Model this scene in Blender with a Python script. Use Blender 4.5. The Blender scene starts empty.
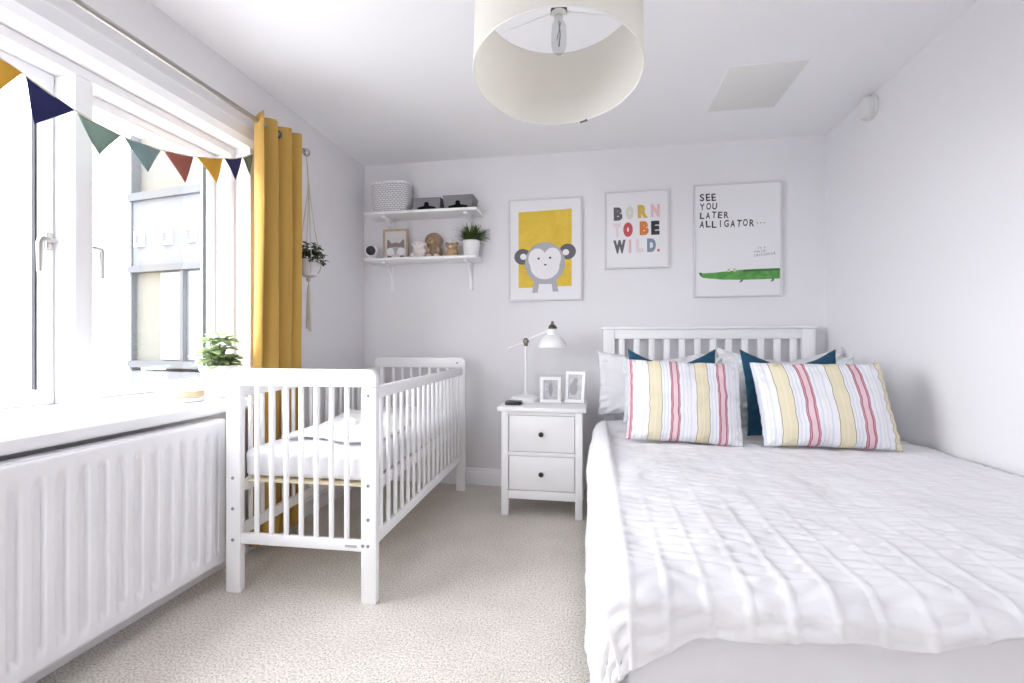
import bpy, bmesh, math, random
from mathutils import Vector, Matrix, noise, Euler
PI = math.pi
random.seed(7)
SC = bpy.context.scene
COL = SC.collection

# ------------------------------------------------------------------ materials
def mat(name, color, rough=.5, metal=0.0, spec=.5, build=None, sheen=0.0, trans=0.0):
    m = bpy.data.materials.new(name); m.use_nodes = True
    nt = m.node_tree; b = nt.nodes['Principled BSDF']
    b.inputs['Base Color'].default_value = (*color, 1)
    b.inputs['Roughness'].default_value = rough
    b.inputs['Metallic'].default_value = metal
    b.inputs['Specular IOR Level'].default_value = spec
    if sheen: b.inputs['Sheen Weight'].default_value = sheen
    if trans: b.inputs['Transmission Weight'].default_value = trans
    if build: build(nt, b)
    return m

def N(nt, t, **k):
    n = nt.nodes.new(t)
    for a, v in k.items():
        if a in n.inputs: n.inputs[a].default_value = v
        else: setattr(n, a, v)
    return n

def bump_noise(scale, strength, dist=.002, detail=3, coord='Object'):
    def f(nt, b):
        tc = N(nt, 'ShaderNodeTexCoord'); no = N(nt, 'ShaderNodeTexNoise', Scale=scale, Detail=detail)
        bu = N(nt, 'ShaderNodeBump', Strength=strength, Distance=dist)
        nt.links.new(tc.outputs[coord], no.inputs['Vector'])
        nt.links.new(no.outputs['Fac'], bu.inputs['Height'])
        nt.links.new(bu.outputs['Normal'], b.inputs['Normal'])
    return f

def speckle(c1, c2, scale, strength=.3, dist=.003, detail=4, lo=.35, hi=.65):
    def f(nt, b):
        tc = N(nt, 'ShaderNodeTexCoord'); no = N(nt, 'ShaderNodeTexNoise', Scale=scale, Detail=detail, Roughness=.7)
        r = N(nt, 'ShaderNodeValToRGB')
        r.color_ramp.elements[0].position = lo; r.color_ramp.elements[0].color = (*c1, 1)
        r.color_ramp.elements[1].position = hi; r.color_ramp.elements[1].color = (*c2, 1)
        nt.links.new(tc.outputs['Object'], no.inputs['Vector'])
        nt.links.new(no.outputs['Fac'], r.inputs['Fac'])
        nt.links.new(r.outputs['Color'], b.inputs['Base Color'])
        if strength:
            bu = N(nt, 'ShaderNodeBump', Strength=strength, Distance=dist)
            nt.links.new(no.outputs['Fac'], bu.inputs['Height'])
            nt.links.new(bu.outputs['Normal'], b.inputs['Normal'])
    return f

def carpet(nt, b):
    tc = N(nt, 'ShaderNodeTexCoord')
    n1 = N(nt, 'ShaderNodeTexNoise', Scale=140.0, Detail=3.0, Roughness=.8)
    n2 = N(nt, 'ShaderNodeTexNoise', Scale=5.0, Detail=3.0)
    r = N(nt, 'ShaderNodeValToRGB'); e = r.color_ramp.elements
    e[0].position = .33; e[0].color = (.31, .28, .245, 1)
    e[1].position = .66; e[1].color = (.93, .89, .835, 1)
    x = e.new(.5); x.color = (.74, .70, .64, 1)
    mx = N(nt, 'ShaderNodeMix', data_type='RGBA', blend_type='MULTIPLY'); mx.inputs[0].default_value = .35
    r2 = N(nt, 'ShaderNodeValToRGB'); r2.color_ramp.elements[0].position = .3; r2.color_ramp.elements[0].color = (.72, .72, .72, 1)
    r2.color_ramp.elements[1].position = .7
    bu = N(nt, 'ShaderNodeBump', Strength=.55, Distance=.006)
    L = nt.links.new
    L(tc.outputs['Object'], n1.inputs['Vector']); L(tc.outputs['Object'], n2.inputs['Vector'])
    L(n1.outputs['Fac'], r.inputs['Fac']); L(n2.outputs['Fac'], r2.inputs['Fac'])
    L(r.outputs['Color'], mx.inputs[6]); L(r2.outputs['Color'], mx.inputs[7])
    L(mx.outputs[2], b.inputs['Base Color']); L(n1.outputs['Fac'], bu.inputs['Height']); L(bu.outputs['Normal'], b.inputs['Normal'])

def stripes(nt, b):
    uv = N(nt, 'ShaderNodeUVMap'); sx = N(nt, 'ShaderNodeSeparateXYZ')
    mu = N(nt, 'ShaderNodeMath', operation='MULTIPLY'); mu.inputs[1].default_value = 2.44
    ad = N(nt, 'ShaderNodeMath', operation='ADD'); ad.inputs[1].default_value = .50
    fr = N(nt, 'ShaderNodeMath', operation='FRACT')
    r = N(nt, 'ShaderNodeValToRGB'); cr = r.color_ramp; cr.interpolation = 'CONSTANT'
    W = (.80, .80, .83); CR = (.74, .68, .50); DK = (.22, .20, .18); BL = (.66, .70, .78); RD = (.42, .15, .20); PK = (.76, .56, .61); GR = (.63, .62, .60)
    st = [(0, W), (.035, DK), (.045, CR), (.16, (.78, .72, .55)), (.19, CR), (.30, DK), (.31, W), (.345, BL), (.375, W), (.42, BL), (.445, W), (.495, RD), (.512, PK), (.52, RD), (.545, PK), (.64, RD), (.665, PK), (.675, RD), (.69, W), (.75, BL), (.775, W), (.84, GR), (.85, W), (.90, BL), (.93, W)]
    cr.elements[0].color = (*W, 1); cr.elements[1].position = .999; cr.elements[1].color = (*W, 1)
    for p, c in st[1:]:
        e = cr.elements.new(p); e.color = (*c, 1)
    L = nt.links.new
    L(uv.outputs['UV'], sx.inputs[0]); L(sx.outputs['X'], mu.inputs[0]); L(mu.outputs[0], ad.inputs[0]); L(ad.outputs[0], fr.inputs[0])
    L(fr.outputs[0], r.inputs['Fac']); L(r.outputs['Color'], b.inputs['Base Color'])
    no = N(nt, 'ShaderNodeTexNoise', Scale=30.0, Detail=3.0); bu = N(nt, 'ShaderNodeBump', Strength=.25, Distance=.004)
    tc = N(nt, 'ShaderNodeTexCoord'); L(tc.outputs['Object'], no.inputs['Vector']); L(no.outputs['Fac'], bu.inputs['Height']); L(bu.outputs['Normal'], b.inputs['Normal'])

def weave(nt, b):
    uv = N(nt, 'ShaderNodeUVMap'); br = N(nt, 'ShaderNodeTexBrick', Scale=1.0)
    mp = N(nt, 'ShaderNodeMapping'); mp.inputs['Scale'].default_value = (36, 9, 1)
    br.inputs['Color1'].default_value = (.83, .82, .84, 1); br.inputs['Color2'].default_value = (.74, .73, .75, 1); br.inputs['Mortar'].default_value = (.45, .44, .46, 1)
    br.inputs['Mortar Size'].default_value = .13; br.inputs['Brick Width'].default_value = 1.0; br.inputs['Row Height'].default_value = .6
    bu = N(nt, 'ShaderNodeBump', Strength=.8, Distance=.004)
    L = nt.links.new
    L(uv.outputs['UV'], mp.inputs['Vector']); L(mp.outputs['Vector'], br.inputs['Vector']); L(br.outputs['Color'], b.inputs['Base Color']); L(br.outputs['Color'], bu.inputs['Height']); L(bu.outputs['Normal'], b.inputs['Normal'])

def glass_pane(name, tint=(1, 1, 1)):
    m = bpy.data.materials.new(name); m.use_nodes = True; nt = m.node_tree; nt.nodes.clear()
    o = N(nt, 'ShaderNodeOutputMaterial'); mx = N(nt, 'ShaderNodeMixShader'); t = N(nt, 'ShaderNodeBsdfTransparent'); g = N(nt, 'ShaderNodeBsdfGlossy', Roughness=.02)
    lw = N(nt, 'ShaderNodeLayerWeight', Blend=.5); pw = N(nt, 'ShaderNodeMath', operation='POWER'); pw.inputs[1].default_value = 5; f = N(nt, 'ShaderNodeMath', operation='MULTIPLY_ADD'); f.inputs[1].default_value = .5; f.inputs[2].default_value = .03
    t.inputs['Color'].default_value = (*tint, 1); nt.links.new(lw.outputs['Facing'], pw.inputs[0]); nt.links.new(pw.outputs[0], f.inputs[0])
    nt.links.new(f.outputs[0], mx.inputs[0]); nt.links.new(t.outputs[0], mx.inputs[1]); nt.links.new(g.outputs[0], mx.inputs[2]); nt.links.new(mx.outputs[0], o.inputs[0])
    return m

def fabric_shade(name, col):
    m = bpy.data.materials.new(name); m.use_nodes = True; nt = m.node_tree; nt.nodes.clear()
    o = N(nt, 'ShaderNodeOutputMaterial'); mx = N(nt, 'ShaderNodeMixShader'); mx.inputs[0].default_value = .30
    d = N(nt, 'ShaderNodeBsdfDiffuse'); t = N(nt, 'ShaderNodeBsdfTranslucent')
    d.inputs['Color'].default_value = (*col, 1); t.inputs['Color'].default_value = (*col, 1)
    nt.links.new(d.outputs[0], mx.inputs[1]); nt.links.new(t.outputs[0], mx.inputs[2]); nt.links.new(mx.outputs[0], o.inputs[0])
    return m

M = {}
M['wall'] = mat('wall_paint', (.79, .782, .80), .9, spec=.2, build=bump_noise(180, .05, .001))
M['ceil'] = mat('ceiling_paint', (.885, .88, .895), .95, spec=.1)
M['trim'] = mat('trim_gloss', (.84, .84, .86), .4)
M['white'] = mat('white_lacquer', (.88, .88, .89), .35)
M['upvc'] = mat('window_plastic', (.85, .85, .87), .3)
M['rad'] = mat('radiator_enamel', (.82, .815, .845), .35)
M['carpet'] = mat('carpet_pile', (.5, .47, .42), .95, spec=.1, build=carpet)
M['must'] = mat('mustard_cotton', (.48, .295, .075), .85, spec=.15, sheen=.1, build=bump_noise(220, .2, .001))
M['navyfelt'] = mat('navy_felt', (.030, .032, .105), .95, spec=.1)
M['sage'] = mat('sage_felt', (.22, .31, .26), .95, spec=.1)
M['teal'] = mat('teal_grey_felt', (.22, .31, .32), .95, spec=.1)
M['terra'] = mat('terracotta_felt', (.33, .115, .09), .95, spec=.1)
M['mustfelt'] = mat('mustard_felt', (.60, .33, .05), .95, spec=.1)
M['greenfelt'] = mat('green_grey_felt', (.14, .19, .165), .95, spec=.1)
M['cord'] = mat('cream_cord', (.62, .58, .50), .9)
M['steel'] = mat('brushed_steel', (.42, .40, .38), .35, .9)
M['chrome'] = mat('satin_nickel', (.55, .55, .56), .25, 1)
M['dark'] = mat('dark_metal', (.05, .048, .045), .4, .6)
M['bronze'] = mat('aged_nickel', (.16, .145, .125), .35, .8)
M['black'] = mat('black_plastic', (.02, .02, .024), .3)
M['quilt'] = mat('white_cotton', (.77, .765, .785), .9, spec=.12, sheen=.1, build=bump_noise(90, .18, .002))
M['sheet'] = mat('white_sheet', (.76, .755, .78), .9, spec=.12, build=bump_noise(25, .15, .004))
M['pale'] = mat('pale_blue_cotton', (.70, .755, .775), .9, spec=.12, build=bump_noise(25, .2, .004))
M['navy'] = mat('deep_teal_cotton', (.016, .072, .128), .8, spec=.15, sheen=.15, build=bump_noise(160, .15, .001))
M['stripe'] = mat('striped_cotton', (.8, .8, .8), .9, spec=.1, build=stripes)
M['muslin'] = mat('muslin', (.83, .83, .845), .95, spec=.1, build=bump_noise(60, .2, .003))
M['ply'] = mat('birch_ply', (.74, .66, .47), .6)
M['screw'] = mat('screw_steel', (.33, .33, .34), .4, .7)
M['paper'] = mat('poster_paper', (.80, .795, .81), .6)
M['frame'] = mat('white_frame_shaded', (.68, .672, .69), .45)  # white frame, greyed so the colour carries its soft edge shadow
M['pyel'] = mat('print_yellow', (.73, .50, .045), .7, build=speckle((.68, .46, .04), (.77, .55, .07), 9, 0))
M['pgrey'] = mat('print_grey', (.42, .42, .45), .7)
M['pdark'] = mat('print_charcoal', (.13, .125, .14), .7)
M['pblack'] = mat('print_black', (.03, .03, .035), .7)
M['pink'] = mat('print_pink', (.74, .50, .52), .7)
M['palepink'] = mat('print_pale_pink', (.76, .66, .67), .7)
M['pcream'] = mat('print_beige', (.68, .66, .56), .7)
M['pgold'] = mat('print_gold', (.62, .42, .08), .7)
M['pred'] = mat('print_red', (.55, .09, .10), .7)
M['porange'] = mat('print_orange', (.66, .20, .05), .7)
M['pblue'] = mat('print_slate_blue', (.21, .27, .34), .7)
M['pgreen'] = mat('print_green', (.10, .33, .07), .7, build=speckle((.07, .26, .05), (.14, .40, .10), 30, 0))
M['palgreen'] = mat('print_dark_green', (.05, .18, .045), .7)
M['oak'] = mat('pale_oak', (.46, .34, .24), .55, build=speckle((.40, .29, .2), (.52, .40, .29), 30, 0))
M['foxbrown'] = mat('print_fox_brown', (.27, .20, .19), .7)
M['feltgrey'] = mat('grey_felt', (.23, .225, .24), .95, spec=.1, build=bump_noise(200, .3, .001))
M['blackfelt'] = mat('black_felt', (.012, .012, .013), 1, spec=0)
M['basket'] = mat('white_weave', (.8, .8, .8), .8, build=weave)
M['plushwhite'] = mat('cream_plush', (.76, .71, .68), 1, spec=.05, build=bump_noise(180, .6, .003))
M['plushbrown'] = mat('brown_plush', (.33, .235, .175), 1, spec=.05, build=bump_noise(160, .8, .004))
M['plushtan'] = mat('tan_plush', (.52, .355, .21), 1, spec=.05, build=bump_noise(160, .8, .003))
M['pot'] = mat('white_ceramic', (.82, .815, .82), .35)
M['potgrey'] = mat('pale_grey_ceramic', (.66, .65, .68), .5)
M['soil'] = mat('potting_soil', (.04, .03, .022), 1)
M['leafdark'] = mat('dark_leaf', (.055, .10, .022), .6, build=speckle((.03, .055, .014), (.11, .17, .035), 25, 0))
M['leaf'] = mat('green_leaf', (.14, .25, .06), .5, build=speckle((.24, .34, .14), (.42, .53, .27), 20, 0))
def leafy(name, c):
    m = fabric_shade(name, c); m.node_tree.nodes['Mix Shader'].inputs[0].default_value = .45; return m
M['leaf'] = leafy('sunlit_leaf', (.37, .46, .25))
M['leafhang'] = mat('trailing_leaf', (.05, .085, .03), .6, build=speckle((.03, .05, .02), (.09, .13, .05), 30, 0))
M['stem'] = mat('plant_stem', (.20, .25, .10), .7)
M['beige'] = mat('beige_straw', (.62, .50, .33), .8)
M['shade'] = fabric_shade('cream_lampshade', (.87, .855, .81))
M['shade'].node_tree.nodes['Mix Shader'].inputs[0].default_value = .5
M['hatch'] = mat('cream_panel', (.78, .775, .75), .8)
M['plastic'] = mat('aged_white_plastic', (.70, .70, .69), .5)
M['glass'] = glass_pane('window_glass', (.97, .98, .98))
M['clear'] = glass_pane('bulb_glass', (.86, .87, .87))
M['photo'] = mat('faded_photo', (.5, .5, .52), .5, build=speckle((.40, .40, .42), (.62, .62, .64), 18, 0))
M['photodark'] = mat('faded_photo_figure', (.33, .31, .33), .5)
M['fac'] = mat('pale_render', (.058, .061, .069), .9)
M['fac2'] = mat('beige_render', (.066, .064, .055), .9)
M['ledge'] = mat('grey_ledge', (.042, .044, .048), .9)
M['facwin'] = mat('distant_glazing', (.051, .054, .061), .3)
M['ground'] = mat('pale_paving', (.34, .34, .34), .9)

# ------------------------------------------------------------------ geometry collector
class G:
    def __init__(s): s.v = []; s.f = []; s.mi = []; s.uv = None; s.m = 0
    def add(s, vs, fs):
        o = len(s.v); s.v += [tuple(p) for p in vs]; s.f += [tuple(i + o for i in f) for f in fs]; s.mi += [s.m] * len(fs); return s
    def bmadd(s, bm):
        bm.verts.index_update(); s.add([v.co[:] for v in bm.verts], [[v.index for v in f.verts] for f in bm.faces]); bm.free(); return s
    def box(s, x0, y0, z0, x1, y1, z1, bev=0, seg=2, rot=None):
        bm = bmesh.new(); bmesh.ops.create_cube(bm, size=1)
        c = Vector(((x0 + x1) / 2, (y0 + y1) / 2, (z0 + z1) / 2)); d = (abs(x1 - x0), abs(y1 - y0), abs(z1 - z0))
        for v in bm.verts: v.co = Vector((v.co.x * d[0], v.co.y * d[1], v.co.z * d[2]))
        if bev: bmesh.ops.bevel(bm, geom=bm.edges[:], offset=min(bev, min(d) * .49), segments=seg, profile=.5, affect='EDGES')
        for v in bm.verts: v.co = (rot @ v.co if rot else v.co) + c
        return s.bmadd(bm)
    def cyl(s, p0, p1, r0, r1=None, n=20):
        return s.tube([p0, p1], [r0, r0 if r1 is None else r1], n)
    def tube(s, pts, r, n=10, caps=True):
        pts = [Vector(p) for p in pts]; k = len(pts)
        if not isinstance(r, (list, tuple)): r = [r] * k
        vs = []; up = None
        for i, p in enumerate(pts):
            t = (pts[min(i + 1, k - 1)] - pts[max(i - 1, 0)]).normalized()
            if up is None:
                up = Vector((0, 0, 1)) if abs(t.z) < .9 else Vector((1, 0, 0))
            a = t.cross(up).normalized(); b = a.cross(t).normalized(); up = b
            for j in range(n):
                w = 2 * PI * j / n; vs.append(p + (a * math.cos(w) + b * math.sin(w)) * r[i])
        fs = []
        for i in range(k - 1):
            for j in range(n): fs.append((i * n + j, i * n + (j + 1) % n, (i + 1) * n + (j + 1) % n, (i + 1) * n + j))
        if caps: fs.append(tuple(range(n - 1, -1, -1))); fs.append(tuple(range((k - 1) * n, k * n)))
        return s.add(vs, fs)
    def lathe(s, prof, c, n=32, mtx=None, close=False):
        c = Vector(c); vs = []; fs = []; k = len(prof)
        for r, z in prof:
            for j in range(n):
                w = 2 * PI * j / n; p = Vector((max(r, 1e-5) * math.cos(w), max(r, 1e-5) * math.sin(w), z)); vs.append((mtx @ p if mtx else p) + c)
        for i in range(k - 1 if not close else k):
            for j in range(n):
                i2 = (i + 1) % k
                fs.append((i * n + j, i * n + (j + 1) % n, i2 * n + (j + 1) % n, i2 * n + j))
        return s.add(vs, fs)
    def ball(s, c, r, n=16, mtx=None):
        if not isinstance(r, (list, tuple)): r = (r, r, r)
        c = Vector(c); bm = bmesh.new(); bmesh.ops.create_uvsphere(bm, u_segments=n, v_segments=max(6, n // 2 + 2), radius=1)
        for v in bm.verts:
            p = Vector((v.co.x * r[0], v.co.y * r[1], v.co.z * r[2])); v.co = (mtx @ p if mtx else p) + c
        return s.bmadd(bm)
    def prism(s, poly, fn0, fn1):
        n = len(poly); vs = [fn0(*p) for p in poly] + [fn1(*p) for p in poly]
        fs = [tuple(range(n)), tuple(range(2 * n - 1, n - 1, -1))] + [((i + 1) % n, i, n + i, n + (i + 1) % n) for i in range(n)]
        return s.add(vs, fs)
    def grid(s, fn, nu, nv, cu=False):
        vs = [fn(i / (nu if cu else nu - 1), j / (nv - 1)) for i in range(nu) for j in range(nv)]
        fs = []
        for i in range(nu if cu else nu - 1):
            for j in range(nv - 1):
                a = i * nv + j; b = ((i + 1) % nu) * nv + j; fs.append((a, b, b + 1, a + 1))
        return s.add(vs, fs)
    def build(s, name, mats, parent=None, org=None, smooth=35, fix=True):
        if parent is not None: org = ORG[parent]
        if org is None: org = (0, 0, 0)
        me = bpy.data.meshes.new(name)
        me.from_pydata([(x - org[0], y - org[1], z - org[2]) for x, y, z in s.v], [], s.f)
        for m in (mats if isinstance(mats, (list, tuple)) else [mats]): me.materials.append(m)
        for p, i in zip(me.polygons, s.mi): p.material_index = i
        if s.uv:
            ul = me.uv_layers.new(name='UVMap')
            for l in me.loops: ul.data[l.index].uv = s.uv[l.vertex_index]
        if fix:
            bm = bmesh.new(); bm.from_mesh(me); bmesh.ops.recalc_face_normals(bm, faces=bm.faces); bm.to_mesh(me); bm.free()
        if smooth:
            me.shade_smooth()
            if smooth < 180: me.set_sharp_from_angle(angle=math.radians(smooth))
        o = bpy.data.objects.new(name, me); COL.objects.link(o)
        if parent is not None: o.parent = parent
        else: o.location = org
        ORG[o] = org
        return o
ORG = {}

def empty(name, loc):
    o = bpy.data.objects.new(name, None); o.empty_display_size = .05; COL.objects.link(o); o.location = loc; ORG[o] = loc; return o
def tag(o, label, cat, group=None, kind=None):
    o['label'] = label; o['category'] = cat
    if group: o['group'] = group
    if kind: o['kind'] = kind
    return o
def thing(name, loc, label, cat, group=None): return tag(empty(name, loc), label, cat, group)
def struct(o): o['kind'] = 'structure'; return o

def fbm(x, y, z=0, oct=3):
    a = 1; s = 0; 
    for k in range(oct): s += a * noise.noise(Vector((x, y, z))); x *= 2.1; y *= 2.1; z += 3.7; a *= .5
    return s

# ------------------------------------------------------------------ room
XL, XR, YB, YF, HC = -1.735, 1.50, 3.37, -1.7, 2.40
WY0, WY1, WZ0, WZ1 = .42, 2.15, .73, 2.045     # window opening
T = .235
struct(G().box(XL - T, YF - .1, -.12, XR + .1, YB + .1, 0).build('floor', M['carpet'], smooth=0))
struct(G().box(XL - T, YF - .1, HC, XR + .1, YB + .1, HC + .12).build('ceiling', M['ceil'], smooth=0))
struct(G().box(XL - T, YB, 0, XR + .1, YB + .1, HC).build('wall_back', M['wall'], smooth=0))
struct(G().box(XR, YF, 0, XR + .1, YB, HC).build('wall_right', M['wall'], smooth=0))
V0, V1, U0, U1 = -1.35, -.75, .8, 2.1
g = G(); g.box(XL - T, YF - .1, 0, V0, YF, HC); g.box(V1, YF - .1, 0, XR + .1, YF, HC); g.box(V0, YF - .1, 0, V1, YF, U0); g.box(V0, YF - .1, U1, V1, YF, HC)
struct(g.build('wall_front', M['wall'], smooth=0))
w2 = empty('fill_window', (0, YF, U0)); w2['kind'] = 'structure'  # unseen window added behind the camera to let in fill daylight
g = G()
for q in ((V0, U0, V1, U0 + .06), (V0, U1 - .06, V1, U1), (V0, U0 + .06, V0 + .06, U1 - .06), (V1 - .06, U0 + .06, V1, U1 - .06)): g.box(q[0], YF - .09, q[1], q[2], YF - .03, q[3], .004)
g.build('window_frame', M['upvc'], w2)
for q in ((V0 + .06, V1 - .06),): G().box(q[0], YF - .065, U0 + .06, q[1], YF - .06, U1 - .06).build('glass_pane', M['glass'], w2, smooth=0)
g = G(); g.box(V0 - .04, YF + .0005, U0 - .03, V1 + .04, YF + .08, U0, .006); g.build('window_sill', M['trim'], w2)
g = G()
g.box(XL - T, YF, 0, XL, YB, WZ0); g.box(XL - T, YF, WZ1, XL, YB, HC); g.box(XL - T, YF, WZ0, XL, WY0, WZ1); g.box(XL - T, WY1, WZ0, XL, YB, WZ1)
struct(g.build('wall_left', M['wall'], smooth=0))
def skirt(name, fn, L0, L1):
    pr = [(0, 0), (.024, 0), (.024, .085), (.020, .094), (.012, .100), (.008, .112), (0, .118)]
    g = G(); g.prism(pr, lambda a, b: fn(L0, a, b), lambda a, b: fn(L1, a, b)); return struct(g.build(name, M['trim'], smooth=30))
skirt('baseboard_back', lambda l, a, b: (l, YB - a, b), XL, XR)
skirt('baseboard_left', lambda l, a, b: (XL + a * 1.7, l, b), YF, YB)
skirt('baseboard_right', lambda l, a, b: (XR - a, l, b), YF, YB)
# architrave moulding over the window
g = G(); pr = [(0, 2.0451), (.004, 2.0451), (.022, 2.068), (.026, 2.072), (.026, 2.124), (.030, 2.127), (.030, 2.136), (0, 2.140)]
g.prism(pr, lambda a, b: (XL + a, WY0 - .1, b), lambda a, b: (XL + a, 2.20, b))
struct(g.build('trim_1', M['trim'], smooth=0))

# window
w = empty('window_1', (-1.86, (WY0 + WY1) / 2, WZ0)); w['kind'] = 'structure'
FX0, FX1 = -1.962, -1.82
POSTS = [1.387, 1.45]
g = G()
g.box(FX0, WY0, WZ0 + .055, FX1, WY1, .825, .006); g.box(FX0, WY0, 2.005, FX1, WY1, WZ1 - .001, .006)
g.box(FX0 + .001, WY0 + .001, .824, FX1 - .001, WY0 + .035, 2.006, .006); g.box(FX0 + .001, 2.118, .824, FX1 - .001, WY1 - .002, 2.006, .006)
g.build('window_frame', M['upvc'], w)
for a, b in ((1.387, 1.45),): 
    G().box(FX0, a, .8255, FX1, b, 2.0045, .005).build('mullion', M['upvc'], w)
def sash(y0, y1, hy, hx=FX0 + .003):
    g = G(); x0, x1 = FX0 + .005, FX0 + .057; s = .042
    g.box(x0, y0, .827, x1, y1, .827 + s, .006); g.box(x0, y0, 2.003 - s, x1, y1, 2.003, .006)
    g.box(x0 + .001, y0 + .001, .827 + s - .004, x1 - .001, y0 + s, 2.007 - s, .006); g.box(x0 + .001, y1 - s, .827 + s - .004, x1 - .001, y1 - .001, 2.007 - s, .006)
    o = g.build('sash', M['upvc'], w)
    G().box(x0 + .020, y0 + s - .008, .873, x0 + .026, y1 - s + .008, 1.957).build('glass_pane', M['glass'], o, smooth=0)
    g = G()
    for a, b in ((y0 + s, y0 + s + .006), (y1 - s - .006, y1 - s)): g.box(x0 + .016, a, .88, x0 + .032, b, 1.95)
    g.build('gasket', M['ledge'], o, smooth=0)
    return o
def handle(o, y, z, m, k, x=FX0 + .057):
    g = G(); g.box(x - .004, y - .011, z - .03, x + .008, y + .011, z + .03, .004); g.build('handle_plate', m, o)
    g = G(); g.tube([(x + .009, y, z), (x + .030, y, z), (x + .042, y + .2 * k, z), (x + .046, y + .8 * k, z), (x + .046, y + k, z - .004), (x + .046, y + 1.08 * k, z - .016), (x + .046, y + 1.08 * k, z - .115)], [.0075, .0075, .008, .008, .009, .009, .0075], 10)
    g.build('window_handle', m, o)
s2 = sash(WY0 + .037, 1.385, 0); s3 = sash(1.452, 2.116, 0)
handle(s2, 1.364, 1.405, M['steel'], -.055); handle(s3, 1.475, 1.405, M['chrome'], .035)
g = G(); pr = [(-1.8201, .735), (-1.605, .735), (-1.597, .742), (-1.592, .757), (-1.595, .775), (-1.603, .783), (-1.62, .7865), (-1.8201, .7865)]
g.prism(pr, lambda a, b: (a, WY0 - .1, b), lambda a, b: (a, 1.995, b)); g.box(-1.82, 1.9949, .735, XL - .001, 2.149, .7865)
g.build('window_sill', M['trim'], w, smooth=30)

# ------------------------------------------------------------------ outside
struct(tag(G().box(-70, -40, -3.3, -2.6, 60, -3.0).build('ground', M['ground'], smooth=0), 'pale paved ground outside far below the window', 'ground', kind='structure'))
A = Vector((-18, 15.75, 0)); D = Vector((.987, -.156, 0)).normalized(); NN = Vector((-.156, -.987, 0)).normalized()
fa = thing('apartment_building', (A.x, A.y, -3), 'pale building with three small square openings seen through the window', 'building')
RM = Matrix(((D.x, -NN.x, 0), (D.y, -NN.y, 0), (0, 0, 1)))
def fb(g, t0, t1, z0, z1, d0, d1, bev=0):
    pr = [(t0, z0), (t1, z0), (t1, z1), (t0, z1)]
    g.prism(pr, lambda a, b: tuple(A + D * a + NN * d1 + Vector((0, 0, b))), lambda a, b: tuple(A + D * a + NN * d0 + Vector((0, 0, b))))
g = G(); fb(g, 0, 9, 3.8, 6.6, -4, 0); fb(g, 0, 9, -3, -.1, -4, 0); g.build('upper_wall', M['fac'], fa, smooth=0)
g = G(); fb(g, 0, 9, 6.6, 9.2, -4, -.3); g.build('parapet', M['fac2'], fa, smooth=0)
g = G(); fb(g, 0, 9, 0, 3.8, -4, -.15); g.build('ground_storey', M['fac2'], fa, smooth=0)
for z0, z1 in ((6.55, 6.85), (3.75, 4.0), (.05, .3)):
    g = G(); fb(g, -.05, 9, z0, z1, -.4, .12); g.build('ledge', M['ledge'], fa, smooth=0)
g = G(); fb(g, 0, .12, -.1, 9.2, -.3, .05); fb(g, 2.75, 2.9, .2, 3.8, -.3, .05); g.build('pilaster', M['ledge'], fa, smooth=0)
for t0, t1 in ((1.55, 2.74), (2.95, 4.9)):
    g = G(); fb(g, t0, t1, .35, 3.7, -.25, -.08); g.build('window', M['facwin'], fa, smooth=0)
for t in (.35, 1.85, 3.1):
    g = G(); fb(g, t, t + .42, 4.75, 5.35, -.1, .12); h = g.build('square_opening', M['plastic'], fa, smooth=0)
    g = G(); fb(g, t + .08, t + .3, 4.85, 5.2, .11, .13); g.build('recess', M['ledge'], h, smooth=0)

# ------------------------------------------------------------------ radiator
RY0, RY1, RZ0, RZ1, RX = .25, 1.795, .10, .714, -1.562
r = thing('radiator', (-1.66, 1.05, 0), 'long white panel radiator with vertical grooves below the window', 'radiator')
pit = .0597; gy0 = 1.097
def rad(u, v):
    y = RY0 + (RY1 - RY0) * u; z = RZ0 + (RZ1 - RZ0) * v
    ph = ((y - gy0) / pit + .5) % 1 - .5
    gro = math.exp(-(ph / .21) ** 6)
    ez = min(1, max(0, (z - RZ0 - .045) / .03)) * min(1, max(0, (RZ1 - .05 - z) / .03)); ey = 1 if RY0 + .03 < y < RY1 - .045 else 0
    e = min(u * (RY1 - RY0), (1 - u) * (RY1 - RY0), v * (RZ1 - RZ0), (1 - v) * (RZ1 - RZ0)); rr = .012
    edge = 0 if e > rr else rr - math.sqrt(max(0, rr * rr - (rr - e) ** 2))
    return (RX - .015 * gro * ez * ey - edge, y, z)
g = G(); nu, nv = 324, 40
zs = [0, .006, .013, .022, .05, .075, .095, .125] + [.125 + (.86 - .125) * i / 8 for i in range(1, 9)] + [.88, .905, .925, .95, .97, .985, .994, 1]
g.grid(lambda u, v: rad(u, zs[round(v * (len(zs) - 1))]), nu, len(zs))
g.box(RX - .022, RY0 + .001, RZ0 + .001, RX - .0125, RY1 - .001, RZ1 - .001)
g.build('front_panel', M['rad'], r, smooth=60)
g = G(); g.box(RX - .055, RY0 + .02, RZ0 + .02, RX - .023, RY1 - .02, RZ1 - .015, .006); g.build('rear_panel', M['rad'], r)
g = G(); g.box(RX - .06, RY0 + .004, RZ1 - .008, RX - .009, RY1 - .004, RZ1 + .004, .002); g.build('top_grille', M['rad'], r)
for y in (RY0 + .2, RY1 - .25):
    G().box(XL + .001, y, .2, RX - .055, y + .03, .6, .002).build('wall_bracket', M['rad'], r)
g = G(); g.tube([(RX - .04, RY1 - .025, .115), (RX - .04, RY1 + .03, .115), (RX - .04, RY1 + .06, .11), (RX - .04, RY1 + .065, .095), (RX - .04, RY1 + .065, .0)], .0085, 12); g.build('pipe', M['white'], r)
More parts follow.
